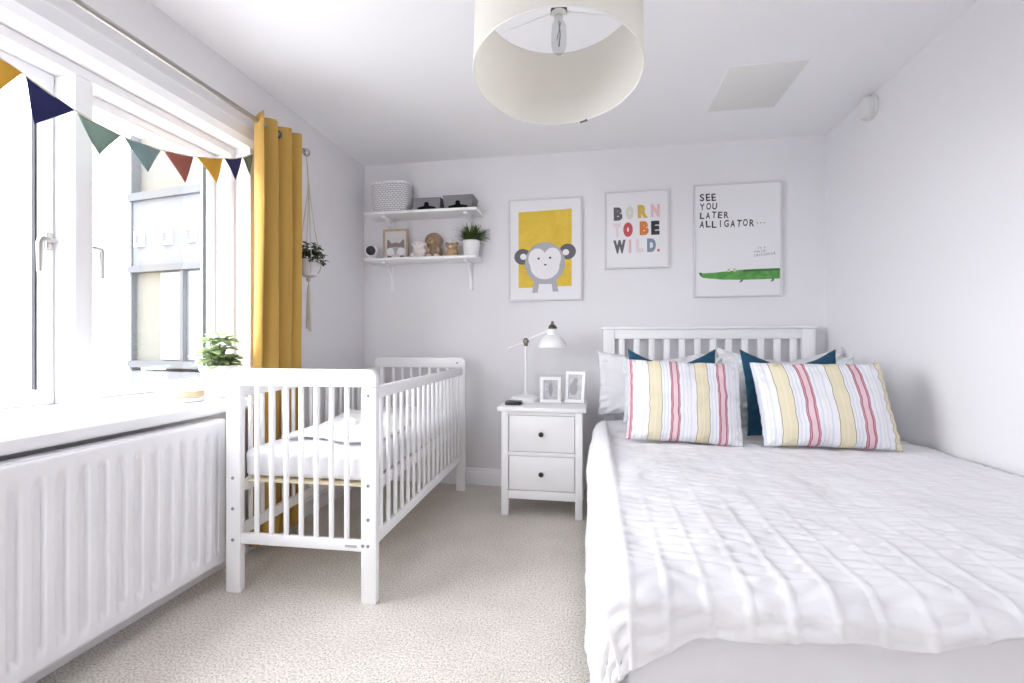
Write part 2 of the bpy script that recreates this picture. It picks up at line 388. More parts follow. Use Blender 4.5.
g = G(); g.cyl((RX - .04, RY1 + .004, .115), (RX - .04, RY1 + .03, .115), .014); g.lathe([(0, .125), (.017, .125), (.019, .14), (.017, .19), (.012, .198), (0, .2)], (RX - .04, RY1 + .065, 0), 16); g.build('valve', M['plastic'], r)

# ------------------------------------------------------------------ curtain, rod
rd = thing('curtain_rod', (-1.62, 1.0, 2.132), 'thin brushed steel curtain rod with ball end above the window', 'curtain rod')
G().cyl((-1.62, .1, 2.132), (-1.62, 2.422, 2.132), .011, n=16).build('pole', M['steel'], rd)
g = G(); g.cyl((-1.62, 2.422, 2.132), (-1.62, 2.434, 2.132), .014, n=16); g.ball((-1.62, 2.454, 2.132), .022); g.build('finial', M['chrome'], rd)
for y in (2.38, .35):
    g = G(); g.cyl((XL, y, 2.132), (-1.645, y, 2.132), .007, n=10); g.cyl((XL, y, 2.132), (XL + .008, y, 2.132), .024, n=16)
    g.tube([(-1.645, y, 2.132), (-1.638, y, 2.118), (-1.62, y, 2.1125), (-1.602, y, 2.118)], .006, 8); g.build('rod_bracket', M['steel'], rd)
CY0, CY1 = 2.05, 2.408
cu = thing('eyelet_curtain', (-1.62, 2.25, .05), 'mustard yellow eyelet curtain gathered at the window end of the rod', 'curtain')
def curt(u, v):
    z = .055 + (2.172 - .055) * v
    top = v ** 3
    uu = u + .034 * math.sin(2 * PI * u * 1.5 + .6) + .012 * math.sin(2.3 * v + 7 * u) * (1 - top)
    ph = 2 * PI * 3.5 * uu + .5 * math.sin(2.2 * v + 1.4) * (1 - top)
    amp = .043 + .010 * math.sin(9 * u + 1.4 * v)
    yc = (CY0 + CY1) / 2
    y = yc + (u - .5) * (CY1 - CY0) * (1 - .10 * math.sin(PI * min(1, (1 - v) * 1.1))) + (.016 + .006 * math.sin(4 * v + 9 * u)) * math.sin(2 * ph + 1.0 + 1.3 * v) * (1 - .3 * top) - .012 * (1 - v)
    x = -1.622 + amp * math.cos(ph) * (1 - .12 * top) + .010 * noise.noise(Vector((u * 7, v * 3.5, 2))) * (1 - v ** 6)
    x = max(x, -1.672)
    z += (.012 * math.cos(ph + .6) - .006 * math.sin(6 * u)) * v ** 10
    return (x, y, z)
g = G(); g.grid(curt, 190, 70); o = g.build('drape', M['must'], cu, smooth=180, fix=False)
md = o.modifiers.new('thick', 'SOLIDIFY'); md.thickness = .003; md.offset = 0
for k in range(7):
    u = (k + .5) / 7 
    p = Vector(curt(u, .975)); p.x = -1.622; p.z = 2.132
    q = Vector(curt(u + .01, .975)) - Vector(curt(u - .01, .975)); q.z = 0; nrm = Vector((q.y, -q.x, 0)).normalized()
    mt = nrm.to_track_quat('Z', 'Y').to_matrix()
    g = G(); prof = [(.0175 + .004 * math.cos(a), .004 * math.sin(a)) for a in [2 * PI * i / 10 for i in range(10)]]
    g.lathe(prof, p, 24, mt, close=True); g.build('eyelet', M['bronze'], cu)

# ------------------------------------------------------------------ bunting
def catmull(P, n):
    out = []
    for i in range(len(P) - 1):
        a = Vector(P[max(i - 1, 0)]); b = Vector(P[i]); c = Vector(P[i + 1]); d = Vector(P[min(i + 2, len(P) - 1)])
        for k in range(n):
            t = k / n; out.append(.5 * ((2 * b) + (c - a) * t + (2 * a - 5 * b + 4 * c - d) * t * t + (3 * b - a - 3 * c + d) * t ** 3))
    out.append(Vector(P[-1])); return out
BX = -1.695
bu = thing('bunting', (BX, 1.4, 1.8), 'string of coloured felt triangle bunting hung across the top of the window', 'bunting')
sp = [(.52, 2.06), (.70, 2.0), (.86, 1.945), (1.0, 1.898), (1.148, 1.857), (1.295, 1.816), (1.454, 1.801), (1.616, 1.814), (1.769, 1.849), (1.925, 1.901), (2.044, 1.951), (2.148, 2.022), (2.185, 2.066)]
pts = catmull([(BX, a, b) for a, b in sp], 8)
pts[0].x = XL + .026; pts[-1].x = XL + .028
G().tube(pts, .0028, 6).build('string', M['cord'], bu)
cols = ['teal', 'terra', 'mustfelt', 'navyfelt', 'sage', 'teal', 'terra', 'mustfelt', 'navyfelt', 'greenfelt']
tips = {3: (1.178, 1.72), 4: (1.366, 1.698), 5: (1.545, 1.702), 6: (1.716, 1.718), 7: (1.889, 1.775), 8: (2.010, 1.83), 9: (2.105, 1.885)}
def sy(y):
    for a, b in zip(pts, pts[1:]):
        if a.y <= y <= b.y: return a.z + (b.z - a.z) * (y - a.y) / (b.y - a.y + 1e-9)
    return pts[-1].z
ends = [p[0] for p in sp[1:-1]]
for k in range(len(ends) - 1):
    y0, y1 = ends[k] + .006, ends[k + 1] - .006
    if y1 > 2.12: y1 = 2.115
    if k in tips: tp = tips[k]
    else: tp = ((y0 + y1) / 2, (sy(y0) + sy(y1)) / 2 - .125)
    def fl(u, v, y0=y0, y1=y1, tp=tp, k=k):
        yt = y0 + (y1 - y0) * u; zt = sy(yt) - .001; c = 4 * u * (1 - u)
        y = yt + (tp[0] - yt) * v; z = zt + (tp[1] - zt) * v
        return (BX + .006 * math.sin(3 * v + k) * v + .004 * math.sin(PI * u * 2 + k) * (1 - v), y, z)
    g = G(); g.grid(fl, 13, 12); o = g.build('flag', M[cols[k % len(cols)]], bu, smooth=180, fix=False)
    md = o.modifiers.new('thick', 'SOLIDIFY'); md.thickness = .0018; md.offset = 0

# ------------------------------------------------------------------ cot
CX0, CX1, CYA, CYB, CH = -1.516, -.850, 1.75, 3.215, .937
ct = thing('cot', ((CX0 + CX1) / 2, (CYA + CYB) / 2, 0), 'white slatted wooden cot standing between radiator and bedside table', 'cot')
PW, PD = .066, .034
def endpanel(y0, yo):
    # rounded frame: two posts joined by the deep top rail
    y1 = y0 + PD; R = .034
    for x0, x1 in ((CX0, CX0 + PW), (CX1 - PW, CX1)):
        G().box(x0, y0, 0, x1, y1, .866, .006).build('post', M['white'], ct)
    arc = [(CX1 - R + R * math.cos(a), CH - R + R * math.sin(a)) for a in [PI / 2 * i / 8 for i in range(9)]]
    arc2 = [(CX0 + R - R * math.cos(a), CH - R + R * math.sin(a)) for a in [PI / 2 * i / 8 for i in range(8, -1, -1)]]
    poly = [(CX0, .866), (CX1, .866)] + arc + arc2
    bm = bmesh.new(); vs = [bm.verts.new((x, y0, z)) for x, z in poly]; f = bm.faces.new(vs)
    e = bmesh.ops.extrude_face_region(bm, geom=[f]); 
    for v in e['geom']:
        if isinstance(v, bmesh.types.BMVert): v.co.y = y1
    bmesh.ops.recalc_face_normals(bm, faces=bm.faces)
    ed = [x for x in bm.edges if abs(x.verts[0].co.y - x.verts[1].co.y) < 1e-6]
    bmesh.ops.bevel(bm, geom=ed, offset=.005, segments=2, profile=.5, affect='EDGES')
    G().bmadd(bm).build('top_rail', M['white'], ct, smooth=40)
    G().box(CX0 + PW, y0 + .006, .205, CX1 - PW, y1 - .006, .25, .004).build('bottom_rail', M['white'], ct)
    n = 7; gap = (CX1 - CX0 - 2 * PW) / (n + 1)
    for k in range(n):
        x = CX0 + PW + gap * (k + 1)
        G().cyl((x, (y0 + y1) / 2, .2495), (x, (y0 + y1) / 2, .8662), .0105, n=14).build('bar', M['white'], ct)
endpanel(CYA, 1); endpanel(CYB - PD, -1)
def siderail(xc, nb):
    a, b = CYA + PD, CYB - PD
    G().box(xc - .011, a, .815, xc + .011, b, .868, .008).build('side_rail', M['white'], ct)
    G().box(xc - .011, a, .218, xc + .011, b, .27, .008).build('side_rail', M['white'], ct)
    for k in range(nb):
        y = a + (b - a) * (k + 1) / (nb + 1)
        G().cyl((xc, y, .2695), (xc, y, .8155), .0095, n=12).build('bar', M['white'], ct)
siderail(CX1 - .030, 17); siderail(CX0 + .030, 17)
def mid(xc):
    G().box(xc - .009, CYA + PD, .418, xc + .009, CYB - PD, .468, .003).build('base_bearer', M['white'], ct)
mid(CX1 - .055); mid(CX0 + .055)
g = G(); g.box(CX0 + .065, CYA + PD + .004, .456, CX1 - .065, CYB - PD - .004, .464, .002); g.build('base_board', M['ply'], ct)
g = G()
# screws
def screw(x, y, z, ax):
    d = Vector(ax); g = G(); p = Vector((x, y, z)); g.cyl(p - d * .002, p + d * .003, .0065, n=12); g.build('screw', M['screw'], ct)
for z in (.222, .352, .480): screw(CX0 + .034, CYA, z, (0, -1, 0))
for z in (.233, .338, .474, .833): screw(CX1 - .034, CYA, z, (0, -1, 0))
screw(CX1 - .056, CYA, .233, (0, -1, 0))
screw(CX1 - .055, CYB - PD, .90, (0, -1, 0))
g = G(); g.box(-.985, CYA + .0045, .221, -.935, CYA + .007, .231, .001); bd = g.build('badge', M['pgrey'], ct)
# mattress in the cot
def softbox(x0, y0, z0, x1, y1, z1, r, nx, ny, puff, wr, seed=0):
    # rounded box with a domed top: list of grid points for a closed mesh
    g = G(); cx, cy = (x0 + x1) / 2, (y0 + y1) / 2; hx, hy = (x1 - x0) / 2, (y1 - y0) / 2; hz = (z1 - z0) / 2; cz = (z0 + z1) / 2
    bm = bmesh.new(); bmesh.ops.create_cube(bm, size=2); bmesh.ops.subdivide_edges(bm, edges=bm.edges[:], cuts=nx, use_grid_fill=True)
    for v in bm.verts:
        p = v.co; q = Vector((p.x * hx, p.y * hy, p.z * hz)); inner = Vector((max(-hx + r, min(hx - r, q.x)), max(-hy + r, min(hy - r, q.y)), max(-hz + r, min(hz - r, q.z))))
        d = q - inner
        if d.length > 1e-9:
            d.normalize(); q = inner + d * r
        if p.z > 0: q.z += puff * (1 - p.x ** 4) * (1 - p.y ** 4) * p.z
        n = wr * fbm(q.x * 6 + seed, q.y * 6, q.z * 9)
        q += (d if d.length > .5 else Vector((0, 0, 1 if p.z > 0 else 0))) * n
        if q.z < -hz: q.z = -hz
        v.co = q + Vector((cx, cy, cz))
    return g.bmadd(bm)
cm = softbox(CX0 + .047, CYA + PD + .008, .469, CX1 - .047, CYB - PD - .012, .592, .034, 26, 0, .012, .007)
tag(cm.build('cot_mattress', M['sheet'], org=((CX0 + CX1) / 2, 2.48, .4685), smooth=180), 'thick white sheeted mattress lying inside the slatted cot', 'mattress')
# crumpled muslin blanket in the cot
def musl(u, v):
    x = -1.385 + .44 * u + .03 * math.sin(5 * v); y = 1.93 + .62 * v + .04 * math.sin(6 * u)
    e = min(u, 1 - u, v, 1 - v); k = min(1, e / .16)
    z = .613 + .030 * k ** .6 + .026 * k * fbm(u * 3.2, v * 3.2, 5) + .010 * k * abs(fbm(u * 9, v * 9, 1))
    return (x, y, z)
g = G(); g.grid(musl, 48, 48); o = g.build('crib_blanket', M['muslin'], org=(-1.18, 2.2, .60), smooth=180, fix=False)
tag(o, 'crumpled white muslin blanket lying on the cot mattress', 'blanket')
md = o.modifiers.new('thick', 'SOLIDIFY'); md.thickness = .006; md.offset = 1

# the cot stands very slightly askew to the room
PV = Vector((CX1, CYA, 0)); RZ = Matrix.Rotation(math.radians(1.3), 4, 'Z')
for ob in (ct, bpy.data.objects['cot_mattress'], bpy.data.objects['crib_blanket']):
    l = Vector(ob.location); ob.location = PV + (RZ @ (l - PV)); ob.rotation_euler.z = math.radians(1.3)

# ------------------------------------------------------------------ bedside table
NX0, NX1, NY0, NY1, NH = -.547, -.061, 2.79, 3.185, .657
nt_ = thing('bedside_table', ((NX0 + NX1) / 2, (NY0 + NY1) / 2, 0), 'white two-drawer bedside table with dark knobs between cot and bed', 'bedside table')
G().box(NX0 - .022, NY0 - .02, NH - .026, NX1 + .022, NY1 + .006, NH, .005).build('top', M['white'], nt_)
LW = .043
for x0 in (NX0, NX1 - LW):
    for y0 in (NY0, NY1 - LW): G().box(x0, y0, 0, x0 + LW, y0 + LW, NH - .0262, .003).build('leg', M['white'], nt_)
for x0 in (NX0 + .008, NX1 - .026): G().box(x0, NY0 + LW, .12, x0 + .018, NY1 - LW, NH - .027, .001).build('side_panel', M['white'], nt_)
G().box(NX0 + LW, NY1 - .03, .12, NX1 - LW, NY1 - .018, NH - .027).build('back_panel', M['white'], nt_)
g = G(); a, b = NX0 + LW, NX1 - LW
for z0, z1 in ((NH - .050, NH - .027), (.363, .386), (.103, .153)): G().box(a, NY0 + .006, z0, b, NY0 + .026, z1, .001).build('front_rail', M['white'], nt_)
g = G(); g.box(a, NY0 + .03, .148, b, NY1 - .03, .158); g.build('bottom_panel', M['white'], nt_)
for z0, z1 in ((.389, .604), (.157, .360)):
    d = G().box(a + .004, NY0 + .008, z0, b - .004, NY0 + .027, z1, .002).build('drawer', M['white'], nt_)
    zc = (z0 + z1) / 2 ; 
    mt = Matrix.Rotation(PI / 2, 3, 'X')
    G().lathe([(.0, -.002), (.007, -.002), (.006, .010), (.013, .016), (.0155, .022), (.013, .028), (0, .030)], ((a + b) / 2, NY0 + .008, zc), 20, mt).build('knob', M['dark'], d)
# lamp
LX, LY = -.438, 3.08
lp = thing('desk_lamp', (LX, LY, NH), 'white angled desk lamp with dome shade on the bedside table', 'lamp')
G().lathe([(0, 0), (.097, 0), (.098, .006), (.097, .020), (.090, .030), (.02, .040), (.012, .048), (0, .048)], (LX, LY, NH + .0005), 36).build('base', M['white'], lp)
G().cyl((LX, LY, NH + .046), (LX, LY, 1.035), .0085, n=14).build('stem', M['white'], lp)
g = G(); g.ball((LX, LY, 1.053), .021, 16); g.cyl((LX, LY - .03, 1.053), (LX, LY + .03, 1.053), .014, n=16); g.cyl((LX, LY, 1.02), (LX, LY, 1.04), .013); g.build('joint', M['bronze'], lp)
J = Vector((LX, LY - .0, 1.053)); E0 = Vector((-.556, LY, 1.0)); E1 = Vector((-.262, LY, 1.140)); dv = (E1 - J).normalized()
g = G(); g.cyl(E0, J - dv * .016, .005, n=10); g.cyl(J + dv * .016, E1, .0065, n=12); g.cyl(E0, E0 + dv * .03, .008, n=12); g.build('arm', M['white'], lp)
HX, HZ = -.262, 1.010
G().lathe([(.094, 0), (.096, .003), (.090, .028), (.075, .054), (.052, .074), (.036, .083), (.033, .110), (.027, .120), (.0, .122), (0, .118), (.024, .116), (.030, .080), (.05, .068), (.072, .05), (.086, .026), (.091, .002)], (HX, LY, HZ), 36, close=True).build('lamp_shade', M['white'], lp)
g = G(); g.lathe([(.0, .123), (.028, .123), (.026, .138), (.017, .15), (.009, .155), (.008, .172), (0, .174)], (HX, LY, HZ), 20); g.cyl((HX - .026, LY, HZ + .132), (HX + .03, LY, HZ + .132), .006, n=10); g.build('lamp_cap', M['bronze'], lp)
G().ball((HX, LY, HZ + .035), (.028, .028, .036)).build('bulb', M['pot'], lp)
# frames on bedside table
def standframe(name, xc, y, wd, ht, tilt, turn, label, fig):
    t = thing(name, (xc, y, NH), label, 'photo frame', 'white photo frames on the bedside table')
    R = Matrix.Rotation(turn, 3, 'Z') @ Matrix.Rotation(-tilt, 3, 'X'); off = Vector((xc, y, NH + .0015 + .018 * math.sin(tilt)))
    b = .021
    def bx(g, x0, y0, z0, x1, y1, z1, bev=0):
        c = Vector(((x0 + x1) / 2, (y0 + y1) / 2, (z0 + z1) / 2)); h = G().box(x0 - c.x, y0 - c.y, z0 - c.z, x1 - c.x, y1 - c.y, z1 - c.z, bev)
        g.add([tuple(R @ (Vector(p) + c) + off) for p in h.v], h.f)
    g = G(); W = wd / 2
    bx(g, -W, 0, 0, W, .018, b, .003); bx(g, -W, 0, ht - b, W, .018, ht, .003); bx(g, -W, 0, b, -W + b, .018, ht - b, .003); bx(g, W - b, 0, b, W, .018, ht - b, .003)
    g.build('frame', M['white'], t)
    g = G(); bx(g, -W + b, .008, b, W - b, .013, ht - b); ph = g.build('photograph', M['photo'], t, smooth=0)
    g = G()
    for cx, cz, rx, rz in fig:
        pl = [(cx + rx * math.cos(a), cz + rz * math.sin(a)) for a in [2 * PI * i / 18 for i in range(18)]]
        g.prism(pl, lambda a_, b_: tuple(R @ Vector((a_, .0072, b_)) + off), lambda a_, b_: tuple(R @ Vector((a_, .009, b_)) + off))
    g.build('picture_figure', M['photodark'], ph, smooth=0)
    g = G(); bx(g, -.02, .0185, .02, .02, .021, ht * .7)
    p0 = R @ Vector((0, .02, ht * .66)) + off; p1 = Vector((xc, 0, NH + .001)) + (Matrix.Rotation(turn, 3, 'Z') @ Vector((0, .085, 0))) + Vector((0, y, 0))
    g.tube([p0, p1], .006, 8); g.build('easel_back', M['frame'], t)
standframe('photo_frame', -.266, 2.985, .132, .165, .10, .05, 'smaller white photo frame beside the lamp base on the bedside table', [(0, .085, .012, .045)])
standframe('photo_frame', -.118, 3.0, .130, .20, .16, -.30, 'taller white photo frame turned at an angle nearest the bed', [(-.012, .09, .028, .042), (.0, .14, .016, .02)])
tag(G().box(-.537, 2.855, NH + .0005, -.437, 2.93, NH + .024, .006).build('black_device', M['black'], org=(-.487, 2.89, NH)), 'small black slab device lying on the front corner of the bedside table', 'device')  # dark phone-like device, modelled as a plain slab

# ------------------------------------------------------------------ bed
BX0, BX1, HBY = .060, 1.405, 3.27
bd = thing('double_bed', (.75, 2.2, 0), 'white double bed with a slatted headboard against the back wall', 'bed')
HT = 1.150
for x0 in (BX0 + .01, BX1 - .085): G().box(x0, HBY, 0, x0 + .075, HBY + .045, HT - .018, .004).build('headboard_post', M['white'], bd)
G().box(BX0 - .0, HBY - .012, HT - .0178, BX1 + .0, HBY + .057, HT, .004).build('headboard_cap', M['white'], bd)
g = G(); xa, xb = BX0 + .085, BX1 - .085
g.box(xa, HBY + .006, 1.068, xb, HBY + .036, HT - .0182, .003); g.box(xa, HBY + .006, .50, xb, HBY + .036, .62, .003); g.build('headboard_rail', M['white'], bd)
n = 12
for k in range(n):
    x = xa + (xb - xa) * (k + .5) / n + (0 if 0 < k < n - 1 else 0); hw = .019
    G().box(x - hw, HBY + .010, .6195, x + hw, HBY + .032, 1.0685, .002).build('headboard_slat', M['white'], bd)
g = G(); g.box(BX0 + .02, 1.06, .13, BX0 + .045, HBY - .001, .29, .003); g.build('bed_rail', M['white'], bd)
G().box(BX1 - .04, 1.06, .13, BX1 - .015, HBY - .001, .29, .003).build('bed_rail', M['white'], bd)
G().box(BX0 + .046, 1.055, .13, BX1 - .041, 1.085, .29, .003).build('footboard', M['white'], bd)
G().box(BX0 + .046, 1.09, .262, BX1 - .041, HBY - .002, .285).build('slat_base', M['ply'], bd)
for x in (BX0 + .02, BX1 - .075): G().box(x, 1.0601, 0, x + .055, 1.115, .1295, .003).build('leg', M['white'], bd)
mt_ = softbox(BX0 + .02, 1.045, .2905, BX1 + .055, 3.255, .520, .05, 24, 0, 0, .002, 3)
tag(mt_.build('bed_mattress', M['sheet'], org=(.75, 2.2, .29), smooth=180), 'deep white mattress under the duvet on the double bed', 'mattress')

def drape(x0, x1, y0, y1, zt, r, ox, oyf, nx, ny, hfun, yh, hem=None):
    # cloth over a box corner: inner rectangle x0.., y0..; hangs ox on the left and oyf at the foot
    L = r * PI / 2
    S0 = -(ox); S1 = x1 - x0; T0 = -(oyf); T1 = y1 - y0
    def fn(u, v):
        s = S0 + (S1 - S0) * u
        t0 = T0 + (hem(u, s) if hem else 0)
        t = t0 + (T1 - t0) * v
        a = min(s, 0); b = min(t, 0); d = math.hypot(a, b)
        px, py = max(s, 0) + x0, max(t, 0) + y0
        if d < 1e-9: P = Vector((px, py, zt)); n = Vector((0, 0, 1))
        else:
            dx, dy = a / d, b / d
            if d < L:
                w = d / r; off = r * math.sin(w); dr = r * (1 - math.cos(w)); n = Vector((dx * math.sin(w), dy * math.sin(w), math.cos(w)))
            else:
                off = r + .02 * (d - L); dr = r + (d - L); n = Vector((dx, dy, .02))
            P = Vector((px + dx * off, py + dy * off, zt - dr))
        P += n * hfun(s + x0, t + y0, d)
        return P
    g = G(); g.grid(lambda u, v: tuple(fn(u, v)), nx, ny); return g
def duv(x, y, d): return .006 * fbm(x * 3, y * 3, 8) + min(1, d / .25) * (.007 * math.sin(x * 15 + y * 4 + 2) + .004 * math.sin(x * 37 + y * 9) - .004) + .006 * math.exp(-((d - .16 - .05 * x) / .008) ** 2)
g = drape(.088, 1.46, 1.05, 3.00, .545, .045, .40, .42, 110, 150, duv, 0, lambda u, s: -.012 * math.sin(s * 11 + 1))
o = g.build('duvet', M['sheet'], org=(.75, 2.0, .55), smooth=180, fix=False); tag(o, 'plain white duvet showing below the hem of the ruched bedspread', 'duvet')
# ruched bedspread
ST = .076
def ruche(x, y, d):
    q = x / ST + .10 * fbm(x * 1.6, y * 1.9, 3) + .25 * noise.noise(Vector((y * 1.1, 4, 2))); i = math.floor(q); ph = q - i
    keep = .5 + .5 * noise.noise(Vector((i * 7.7, y * .8, 3)))            # some seams stand proud, others nearly vanish
    band = math.sin(PI * (ph - .06) / .88) ** .7 if .06 < ph < .94 else 0
    near = 1 / (1 + math.exp((y - 1.36) * 8))
    nz = noise.noise(Vector((i * 5.3, y * 5, 1))); nz2 = noise.noise(Vector((x * 14, y * 9, i * 2.1)))
    per = .042 + .012 * noise.noise(Vector((i * 3.1, .7, 5)))
    w = math.sin(2 * PI * (y / per + .55 * nz + .35 * nz2) + i * 1.9)
    w = math.copysign(abs(w) ** .8, w)
    fine = fbm(x * 13, y * 46, i * .37, 3)
    am = max(.1, .6 + .9 * noise.noise(Vector((x * 5, y * 6, 9 + i))))
    h = band * (.0034 * w * am * (.35 + 1.25 * near) + .0044 * fine * (1.1 - .3 * near))
    h += .0052 * math.exp(-((min(ph, 1 - ph)) / .075) ** 2) * (near + .06) * (.2 + keep)
    h += .013 * fbm(x * 2.2, y * 2.2, 4, 2) * (1 - .8 / (1 + math.exp(-(y - 2.0) * 9))) + .008 * fbm(x * 6, y * 7, 2, 2) + .012 * math.exp(-((y - 1.75) / .7) ** 2)
    h += .004 * math.exp(-((d - .075) / .008) ** 2) * (1 if y < 1.0 and x > .02 else 0)
    if x < .08: h += .026 * math.exp(-((y - 2.25) / .5) ** 2)
    return h
g = drape(.080, 1.478, 1.04, 2.93, .561, .064, .52, .155, 280, 480, ruche, 0, lambda u, s: .010 * math.sin(s * 8 + .6) + .008 * math.sin(s * 21) + .075 * min(1, max(0, (s - .0) / .65)) - .055 * math.exp(-(max(0, s) / .10) ** 2))
o = g.build('bedspread', M['quilt'], org=(.75, 1.9, .56), smooth=180, fix=False); tag(o, 'white ruched bedspread with puckered stripes covering the double bed', 'bedspread')
md = o.modifiers.new('thick', 'SOLIDIFY'); md.thickness = .005; md.offset = 1

# pillows
def pillow(name, m, wd, ht, th, base, lean, turn, label, cat, group, k1=.05, k2=.06, shear=0, roll=0, wr=.006, seed=0, ex=.42, frill=0, n=44, org=None, bulge=0, chop=0, du=0):
    R = Matrix.Rotation(turn, 3, 'Z') @ Matrix.Rotation(-lean, 3, 'X')
    g = G(); uvs = []
    def pt(u, v, sgn):
        a, b = 2 * u - 1, 2 * v - 1
        x = a * wd / 2 * (1 - k1 * (1 - b * b)); z = b * ht / 2 * (1 - k2 * (1 - a * a))
        z -= chop * max(b, 0) ** 1.5 * (1 - abs(a) ** 1.4)
        e = max(0, (1 - a ** 2)) * max(0, (1 - b ** 2))
        y = sgn * th / 2 * e ** ex * (1 - .10 * b + bulge * b)
        s = wr * fbm(a * 2.3 + seed, b * 2.3, sgn * 2 + seed, 3) * min(1, e * 5 + .12)
        if max(abs(a), abs(b)) > .86:
            s += wr * .7 * math.sin((b if abs(a) > abs(b) else a) * 26 + seed * 3) * min(1, (1 - max(abs(a), abs(b))) * 18)
        y += s * sgn
        x += .35 * wr * noise.noise(Vector((a * 5 + seed, b * 5, 1))); z += .5 * wr * noise.noise(Vector((a * 4 + seed, b * 5, 7)))
        x += shear * z
        c, sn = math.cos(roll), math.sin(roll)
        x, z = x * c - z * sn, x * sn + z * c
        return R @ Vector((x, y, z + ht / 2)) + Vector(base)
    # spacing denser near the seam
    sm = [.5 - .5 * math.cos(PI * (i / (n - 1))) * (1 - .0) for i in range(n)]
    sm = [.55 * a + .45 * i / (n - 1) for i, a in enumerate(sm)]
    idx = {}
    for sgn in (-1, 1):
        for i in range(n):
            for j in range(n):
                edge = i in (0, n - 1) or j in (0, n - 1)
                if edge and sgn == 1: idx[(i, j, 1)] = idx[(i, j, -1)]; continue
                idx[(i, j, sgn)] = len(g.v); g.v.append(tuple(pt(sm[i], sm[j], sgn))); uvs.append((sm[i] + du, sm[j]))
        for i in range(n - 1):
            for j in range(n - 1):
                q = [idx[(i, j, sgn)], idx[(i + 1, j, sgn)], idx[(i + 1, j + 1, sgn)], idx[(i, j + 1, sgn)]]
                g.f.append(tuple(q if sgn < 0 else q[::-1])); g.mi.append(0)
    g.uv = uvs
    o = g.build(name, m, org=tuple(base), smooth=180, fix=True)
    return tag(o, label, cat, group)
PZ = .580
pillow('pillow', M['sheet'], .73, .425, .19, (.395, 3.03, PZ), .24, 0, 'white pillow against the headboard at the bedside table end', 'pillow', 'white pillows', k1=.04, k2=.08, wr=.018, seed=1, chop=.05)
pillow('pillow', M['sheet'], .72, .45, .19, (1.125, 3.03, PZ), .24, 0, 'white pillow against the headboard next to the right wall', 'pillow', 'white pillows', k1=.04, k2=.08, wr=.018, seed=4, chop=.08)
pillow('pillow', M['pale'], .57, .40, .13, (.455, 2.77, PZ), .30, 0, 'pale blue pillow tucked behind the teal cushion nearer the bedside table', 'pillow', 'pale blue pillows', k2=.10, wr=.014, seed=7, chop=.05)
pillow('pillow', M['pale'], .62, .42, .13, (1.115, 2.77, PZ), .30, 0, 'pale blue pillow tucked behind the teal cushion nearer the right wall', 'pillow', 'pale blue pillows', k2=.12, wr=.014, seed=9, chop=.06)
pillow('cushion', M['navy'], .455, .452, .13, (.412, 2.50, PZ), .30, 0, 'dark teal square cushion behind the striped cushion nearer the bedside table', 'cushion', 'dark teal cushions', k1=.07, k2=.06, wr=.006, seed=11, chop=.085)
pillow('cushion', M['navy'], .460, .452, .13, (.985, 2.50, PZ), .30, 0, 'dark teal square cushion behind the slanting striped cushion nearer the right wall', 'cushion', 'dark teal cushions', k1=.07, k2=.06, wr=.006, seed=13, chop=.085)
pillow('cushion', M['stripe'], .52, .392, .17, (.420, 2.27, PZ), .30, .02, 'upright striped cushion in pink, cream and white nearer the bedside table', 'cushion', 'striped cushions', k1=.03, k2=.035, wr=.010, seed=15, roll=-.04, du=.04)
pillow('cushion', M['stripe'], .548, .388, .17, (1.018, 2.27, PZ), .30, -.02, 'slanting striped cushion in pink, cream and white nearer the right wall', 'cushion', 'striped cushions', k1=.03, k2=.035, wr=.010, seed=17, shear=-.075, du=.095)

